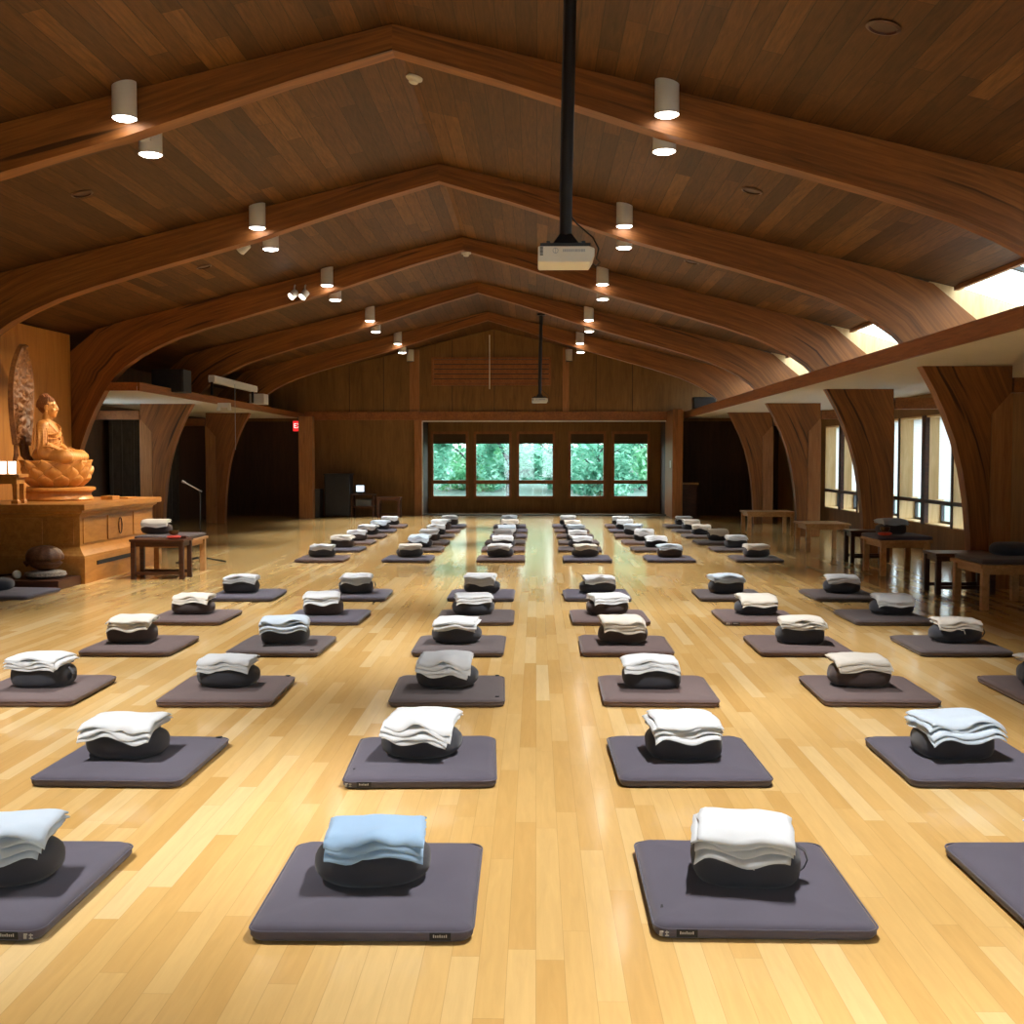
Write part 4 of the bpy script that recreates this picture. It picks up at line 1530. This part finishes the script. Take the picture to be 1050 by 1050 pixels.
for i, (px, py, sgn, lab) in enumerate([(84, 198, -1, 'left slope near the altar'), (209, 273, -1, 'left slope farther back'), (906, 27, 1, 'right slope nearest the camera'), (771, 195, 1, 'right slope in mid bay'), (709, 268, 1, 'right slope farthest back')]):
    p = on_roof(px, py, sgn)
    o = MB().lathe([(.10, .0), (.105, -.006), (.085, -.012), (.08, .0), (.03, .006), (.004, .006)], 28).build('recessed_fitting', M['darkwood'], None, smooth=True)
    o.location = p + Vector((0, 0, -.004))
    o.rotation_euler = (0, math.atan(SL) * sgn, 0)
    tag(o, f'small round brown fitting set in the ceiling, {lab}', 'ceiling fitting', 'round fittings in the ceiling boards')
for i, (px, py, lab) in enumerate([(425, 79, 'past the nearest arch frame'), (478, 259, 'high on the third arch frame near the ridge')]):
    p = on_roof(px, py, 1) if i == 0 else on_y(px, py, BY[4] - .03)
    t = empty('smoke_detector', p)
    if i == 0:
        t.rotation_euler = (0, math.atan(SL), 0)
    tag(t, f'white round smoke detector {lab}', 'smoke detector')
    R = Matrix.Identity(4) if i == 0 else Matrix.Rotation(PI / 2 * 0, 4, 'X')
    MB().lathe([(.075, .0), (.075, -.018), (.06, -.028), (.005, -.028)], 24, R).build('detector_base', M['white_paint'], t, smooth=True)
    MB().lathe([(.042, -.028), (.042, -.05), (.03, -.058), (.005, -.058)], 24, R).build('detector_cap', M['white_paint'], t, smooth=True)


# projectors ---------------------------------------------------------
def projector(px, py_top, py_bot, y, wid, xtop, label, cable=True):
    pb = on_y(px, (py_top + py_bot) / 2, y)
    t = empty('ceiling_projector', pb)
    tag(t, label, 'projector')
    s = wid / .35
    hw, hh, hd = .175 * s, .05 * s, .15 * s
    b = MB()
    loops = []
    # wedge body: front lower edge rounded
    prof = [(-hw, -hh * .8), (-hw * .96, -hh), (hw * .86, -hh), (hw, -hh * .2), (hw, hh * .75), (hw * .8, hh), (-hw, hh)]
    b.rings([[(x, -hd, z) for x, z in prof], [(x, hd, z) for x, z in prof]])
    b.build('projector_body', M['white_paint'], t, bevel=.006)
    b = MB()
    for i in range(7):
        z = -.0 * s + hh * .92 - i * hh * .16
        b.box(-hw * .93, -hw * .82, -hd - .002, -hd, z - .005 * s, z)
    b.build('vent_grille', M['black'], t)
    b = MB()
    rr = random.Random(3)
    # worn grey line of lettering and a ring emblem on the rear panel
    x = -hw * .12
    while x < hw * .62:
        wv = rr.uniform(.006, .012) * s
        b.box(x, x + wv, -hd - .002, -hd, hh * .28, hh * .62)
        x += wv + .003 * s
    b.build('lettering', M['silver'], t)
    pts = [(-hw * .38 + .016 * s * math.cos(a), -hd - .001, hh * .45 + .016 * s * math.sin(a)) for a in [2 * PI * i / 20 for i in range(21)]]
    MB().tube(pts, .002 * s, 6).tube([(-hw * .38, -hd - .001, hh * .1), (-hw * .38, -hd - .001, hh * .75)], .002 * s, 6).build('emblem', M['silver'], t)
    b = MB()
    b.box(-hw * .92, hw * .86, -hd * .9, hd * .9, hh, hh + .022 * s)
    b.rings([[(a * .09 * s, c * .07 * s, hh + .022 * s) for a, c in ((-1, -1), (1, -1), (1, 1), (-1, 1))], [(a * .035 * s, c * .035 * s, hh + .10 * s) for a, c in ((-1, -1), (1, -1), (1, 1), (-1, 1))]])
    for sx in (-.11, .11):
        b.box(sx * s - .012, sx * s + .012, -.05, .05, hh + .022 * s, hh + .05 * s)
    b.build('mounting_bracket', M['black'], t)
    zt = roof_z(abs(xtop - RX)) - pb.z
    r = .04 * (1 if s > .98 else .9)
    dxx = xtop - pb.x
    MB().tube([(0, 0, hh + .08 * s), (dxx * .1, 0, hh + .35), (dxx, 0, zt)], r, 14).build('pole', M['black'], t, smooth=True)
    MB().tube([(dxx * .1 - r, -.01, hh + .3), (dxx - r, -.01, zt)], .006, 6).build('pole_cable', M['grey'], t, smooth=True)
    MB().tube([(dxx, 0, zt - .04), (dxx, 0, zt)], .09, 16).build('ceiling_flange', M['black'], t, smooth=True)
    if cable:
        MB().tube([(.03 * s, 0, hh + .22 * s), (.07 * s, -.03, hh + .16 * s), (.17 * s, -.05, hh + .07 * s), (.205 * s, -.05, hh - .0 * s), (.19 * s, -.05, -.01 * s), (.215 * s, -.03, -.03 * s), (.19 * s, .0, -.05 * s), (hw, .02, -.03 * s)], .005, 6).build('power_cable', M['black'], t, smooth=True)
    return t


projector(580, 250, 280, 7.2, .352, .215, 'white projector on a black pole from the ceiling, nearest one')
projector(553.5, 405, 416.5, 24.0, .34, .10, 'far white projector on a black pole before the gable wall')

# ------------------------------------------------------------------ left shelf things
t = empty('loudspeaker', (-6.16, 18.9, SOF + .06))
tag(t, 'black loudspeaker on the left shelf above the arches', 'loudspeaker')
b = MB().box(-.27, .27, -.22, .22, 0, .38)
b.build('speaker_cabinet', M['blackcab'], t, bevel=.01)
MB().box(-.25, .25, -.232, -.22, .02, .36).build('speaker_grille', M['black'], t)
t = empty('loudspeaker', (4.15, 28.0, SOF + .06))
tag(t, 'black loudspeaker on the right shelf at the far end', 'loudspeaker')
MB().box(-.27, .27, -.2, .2, 0, .40).build('speaker_cabinet', M['blackcab'], t, bevel=.01)
MB().box(-.25, .25, -.212, -.2, .02, .38).build('speaker_grille', M['black'], t)
t = empty('projection_screen', (-5.98, 22.2, SOF + .12))
tag(t, 'white roll-up screen case mounted above the left fascia', 'projection screen')
MB().rings([[(x, -1.6, z) for x, z in ((-.05, .23), (.05, .23), (.06, .30), (.05, .36), (-.05, .36), (-.06, .30))], [(x, 1.6, z) for x, z in ((-.05, .23), (.05, .23), (.06, .30), (.05, .36), (-.05, .36), (-.06, .30))]]).build('screen_case', M['white_paint'], t, smooth=True)
for sy in (-1.58, 1.4):
    MB().box(-.02, .02, sy - .02, sy + .02, -.0, .24).build('bracket', M['black'], t)
MB().tube([(.07, -.25, .28), (.07, -.25, -1.0)], .005, 6).build('pull_cord', M['silver'], t)
t = MB().box(-.16, .16, -.2, .2, 0, .22).build('wall_speaker', M['white_paint'], None, bevel=.01)
t.location = (-6.02, 24.3, SOF + .12)
tag(t, 'small white box speaker beside the roll-up screen case', 'loudspeaker')
p = on_y(230, 424, 21.2)
t = empty('emergency_light', (p.x, 21.2, SOF))
tag(t, 'white twin head emergency light under the left soffit', 'emergency light')
MB().box(-.12, .12, -.04, .04, -.09, 0).build('light_body', M['white_paint'], t, bevel=.008)
for sx in (-1, 1):
    MB().lathe([(.03, -.15), (.045, -.14), (.03, -.09), (.005, -.085)], 16, Matrix.Translation((sx * .10, -.02, 0))).build('lamp_head', M['white_paint'], t, smooth=True)
# exit sign partly behind the post
px0 = on_y(300.5, 437, 28.1).x
t = empty('exit_sign', (px0 + .17, 28.1, 2.31))
tag(t, 'red lit exit sign hanging at the far end of the left aisle', 'exit sign')
MB().box(-.17, .17, -.02, .02, -.13, .13).build('sign_box', M['exit_red'], t, bevel=.004)
MB().box(-.05, .05, -.015, .015, .13, .24).build('bracket', M['grey'], t)
cu = bpy.data.curves.new('lettering', 'FONT')
cu.body = 'EXIT'
cu.size = .17
cu.extrude = .002
cu.align_x = 'LEFT'
cu.align_y = 'CENTER'
cu.materials.append(M['exit_white'])
o = bpy.data.objects.new('lettering_curve', cu)
COL.objects.link(o)
bpy.context.view_layer.update()
me = bpy.data.meshes.new_from_object(o.evaluated_get(bpy.context.evaluated_depsgraph_get()))
bpy.data.objects.remove(o)
o = bpy.data.objects.new('sign_lettering', me)
o.location = (-.155, -.024, 0)
o.rotation_euler = (PI / 2, 0, 0)
link(o, t)

# equipment in the far left corner
t = empty('equipment_rack', (-5.05, 28.6, 0))
tag(t, 'tall black equipment rack cabinet against the far plywood wall', 'cabinet')
MB().box(-.32, .32, -.3, .3, .05, 1.08).build('cabinet_body', M['blackcab'], t, bevel=.01)
MB().box(-.29, .29, -.315, -.3, .10, 1.02).build('cabinet_door', M['black'], t)
MB().box(-.34, .34, -.32, .32, 1.08, 1.11).build('cabinet_top', M['blackcab'], t)
for sx in (-1, 1):
    for sy in (-1, 1):
        MB().ball((sx * .26, sy * .24, .025), .025, 10, 8).build('caster', M['black'], t)
t = empty('media_desk', (-4.42, 28.6, 0))
tag(t, 'small dark desk holding the lit monitor beside the black rack', 'desk')
MB().box(-.3, .3, -.25, .25, .56, .59).build('desk_top', M['darkwood'], t)
MB().box(-.28, .28, -.22, .22, .26, .29).build('shelf', M['darkwood'], t)
for sx in (-1, 1):
    for sy in (-1, 1):
        MB().box(sx * .27 - .02, sx * .27 + .02, sy * .21 - .02, sy * .21 + .02, 0, .56).build('leg', M['darkwood'], t)
t = empty('monitor', (-4.50, 28.55, .59))
tag(t, 'small monitor with a glowing pale blue screen', 'monitor')
MB().box(-.13, .13, 0, .03, .03, .25).build('monitor_bezel', M['black'], t)
MB().box(-.10, .10, -.004, 0, .06, .22).build('monitor_screen', M['screen'], t)
MB().box(-.05, .05, -.03, .06, 0, .03).build('monitor_foot', M['black'], t)
o = MB().box(-.2, .2, -.15, .15, 0, .17).build('audio_mixer', M['grey'], None, bevel=.01)
o.location = (-4.40, 28.58, .29)
tag(o, 'grey audio unit on the lower shelf of the media desk', 'audio unit')
side_table(-4.05, -3.45, 28.3, 28.75, .52, 'dark small table against the far plywood wall right of the monitor')
o = MB().rect_loft(-.22, .22, -.2, .2, [(-.03, 0), (0, .02), (.02, .7), (.0, .72)]).build('storage_bin', M['grey'], None)
o.location = (-5.72, 28.5, 0)
tag(o, 'dull grey bin between the rack and the wooden post', 'bin')
o = None
t = empty('small_cabinet', (3.85, 28.6, 0))
tag(t, 'dark cabinet with a pale top right of the far wing post', 'cabinet')
MB().box(-.17, .2, -.2, .2, 0, .84).build('cabinet_body', M['darkwood'], t)
MB().box(-.17, .24, -.24, .24, .84, .88).build('cabinet_top', M['benchwood'], t)
o = MB().box(-.012, .0, -.07, .07, -.09, .09).build('wall_switch_plate', M['white_paint'], None, bevel=.003)
o.location = (3.40, 28.55, 1.35)
tag(o, 'white switch plate on the side of the far wing post', 'switch')
# dark drapes in the left aisle
for i, (ya, yb) in enumerate(((17.4, 19.4), (22.2, 24.0), (24.6, 26.4))):
    b = MB()
    n = 60
    A = [(XL + .12 + .05 * math.sin(j * 1.1), ya + (yb - ya) * j / n) for j in range(n + 1)]
    vs = [(x, y, .03) for x, y in A] + [(x, y, 2.4) for x, y in A] + [(x - .012, y, .03) for x, y in A] + [(x - .012, y, 2.4) for x, y in A]
    N = n + 1
    fs = []
    for j in range(n):
        fs += [(j, j + 1, N + j + 1, N + j), (2 * N + j + 1, 2 * N + j, 3 * N + j, 3 * N + j + 1), (N + j, N + j + 1, 3 * N + j + 1, 3 * N + j), (j + 1, j, 2 * N + j, 2 * N + j + 1)]
    b.add(vs, fs)
    o = b.build('curtain', M['curtain'], None, smooth=True)
    tag(o, f'dark pleated curtain on the left aisle wall, {ORD[i]} from the altar', 'curtain', 'left aisle curtains')

# ------------------------------------------------------------------ outside
struct(MB().add([(-40, YB + .3, -.25), (40, YB + .3, -.25), (40, YB + 12, -.1), (40, 75, 2.2), (-40, 75, 2.2), (-40, YB + 12, -.1)], [(0, 1, 2, 5), (5, 2, 3, 4)]).build('ground_lawn', M['lawn']),
       'mint green lawn rising beyond the far windows', 'lawn')
struct(MB().add([(XR + .34, -5, -.3), (45, -5, -.3), (45, 45, -.3), (XR + .34, 45, -.3)], [(0, 1, 2, 3)]).build('ground_paving', M['paving']), 'grey paving outside the right windows', 'paving')


def tree(x, y, z, h, R, n, leaf, mat, seed, label, trunk=.16):
    t = empty('leafy_tree', (x, y, z))
    tag(t, label, 'tree', 'trees outside the far windows')
    r = random.Random(seed)
    vs, fs = [], []
    clumps = [(Vector((r.uniform(-.75, .75) * R, r.gauss(0, .35) * R, h * (.12 + .88 * r.random() ** 1.3))), R * r.uniform(.25, .5)) for _ in range(26)]
    for i in range(n):
        c, cr = r.choice(clumps)
        d = Vector((r.gauss(0, 1), r.gauss(0, 1), r.gauss(0, .8))).normalized() * cr * r.random() ** .4
        p = c + d
        if p.z < .15: p.z = .15 + r.random() * .3
        s = leaf * r.uniform(.6, 1.3)
        E = Euler((r.uniform(-.9, .9), r.uniform(-.9, .9), r.uniform(0, 6.3))).to_matrix()
        k = len(vs)
        for a, b_ in ((-1, 0), (-.3, -.45), (.5, -.4), (1, 0), (.5, .4), (-.3, .45)):
            vs.append(tuple(p + E @ Vector((a * s, b_ * s, .06 * s * (1 - a * a)))))
        fs.append(tuple(range(k, k + 6)))
    me = bpy.data.meshes.new('foliage')
    me.from_pydata(vs, [], fs)
    me.materials.append(mat)
    link(bpy.data.objects.new('foliage', me), t)
    b = MB().tube([(0, 0, -.3), (.05, 0, h * .3), (-.05, .05, h * .6), (.02, 0, h * .85)], [trunk, trunk * .8, trunk * .6, trunk * .2], 12)
    for q in range(5):
        a = r.uniform(0, 6.3)
        zz = h * r.uniform(.25, .6)
        b.tube([(0, 0, zz), (math.cos(a) * R * .4, math.sin(a) * R * .3, zz + h * .15), (math.cos(a) * R * .7, math.sin(a) * R * .5, zz + h * .22)], [trunk * .4, trunk * .25, trunk * .1], 8)
    b.build('trunk', M['bark'], t, smooth=True)


TR = [(-4.5, 42, 3.4, 1.35, 'A', 'mint leaved tree seen through the leftmost far window', .12), (-.95, 41, 5.0, 1.35, 'A', 'tree with dark trunk between second and third far windows', .20),
      (2.3, 42, 3.6, 1.25, 'A', 'pale bushy tree in the fourth far window', .10), (4.9, 42, 3.8, 1.3, 'B', 'rounded green tree in the rightmost far window', .12),
      (-2.6, 46.5, 4.4, 1.7, 'B', 'green tree seen through the second far window', .14), (.75, 46.5, 4.4, 1.45, 'A', 'tree behind the gap between third and fourth far windows', .14),
      (4.35, 47, 4.4, 1.45, 'A', 'tree behind the gap between fourth and fifth far windows', .14), (-6.5, 47, 5.0, 1.9, 'B', 'tall tree behind the leftmost mint leaved tree', .16),
      (-7.0, 55, 7, 2.6, 'A', 'farthest tree at the left of the lawn', .2), (-1.4, 55, 7.0, 2.6, 'B', 'tall green tree far behind the second window', .2), (4.2, 55, 7.0, 2.6, 'B', 'tall green tree far behind the fourth window', .2), (9.8, 55, 6.0, 2.6, 'A', 'farthest tree at the right of the lawn', .2)]
for i, (x, y, h, R, mm, lab, tk) in enumerate(TR):
    tree(x, y, -.1 if y < 48 else .3, h, R, 4200, .12, M['leaf' + mm], i + 3, lab, tk)
# tree outside the left aisle window
tree(-12.5, 24.5, -.2, 4.5, 2.2, 2500, .16, M['leafA'], 40, 'tree seen through the narrow left aisle window')

# ------------------------------------------------------------------ sky, sun, exposure
w = bpy.data.worlds.new('overcast_sky')
SC.world = w
w.use_nodes = True
nt = w.node_tree
nt.nodes.clear()
out = nt.nodes.new('ShaderNodeOutputWorld')
bg = nt.nodes.new('ShaderNodeBackground')
tc = nt.nodes.new('ShaderNodeTexCoord')
sp = nt.nodes.new('ShaderNodeSeparateXYZ')
cr = nt.nodes.new('ShaderNodeValToRGB')
nt.links.new(tc.outputs['Generated'], sp.inputs[0])
nt.links.new(sp.outputs[2], cr.inputs[0])
cr.color_ramp.elements[0].position = 0
cr.color_ramp.elements[0].color = (.80, .93, 1, 1)
cr.color_ramp.elements[1].position = .6
cr.color_ramp.elements[1].color = (.92, .96, 1, 1)
nt.links.new(cr.outputs[0], bg.inputs[0])
bg.inputs[1].default_value = 6.2
nt.links.new(bg.outputs[0], out.inputs[0])

vs_ = SC.view_settings
vs_.view_transform = 'Standard'
vs_.look = 'None'
vs_.exposure = 0.0
vs_.gamma = 1
vs_.use_curve_mapping = False
SC.cycles.max_bounces = 8
SC.cycles.diffuse_bounces = 4
SC.cycles.glossy_bounces = 3
SC.cycles.transparent_max_bounces = 8
SC.cycles.sample_clamp_indirect = 6
SC.cycles.caustics_reflective = False
SC.cycles.caustics_refractive = False
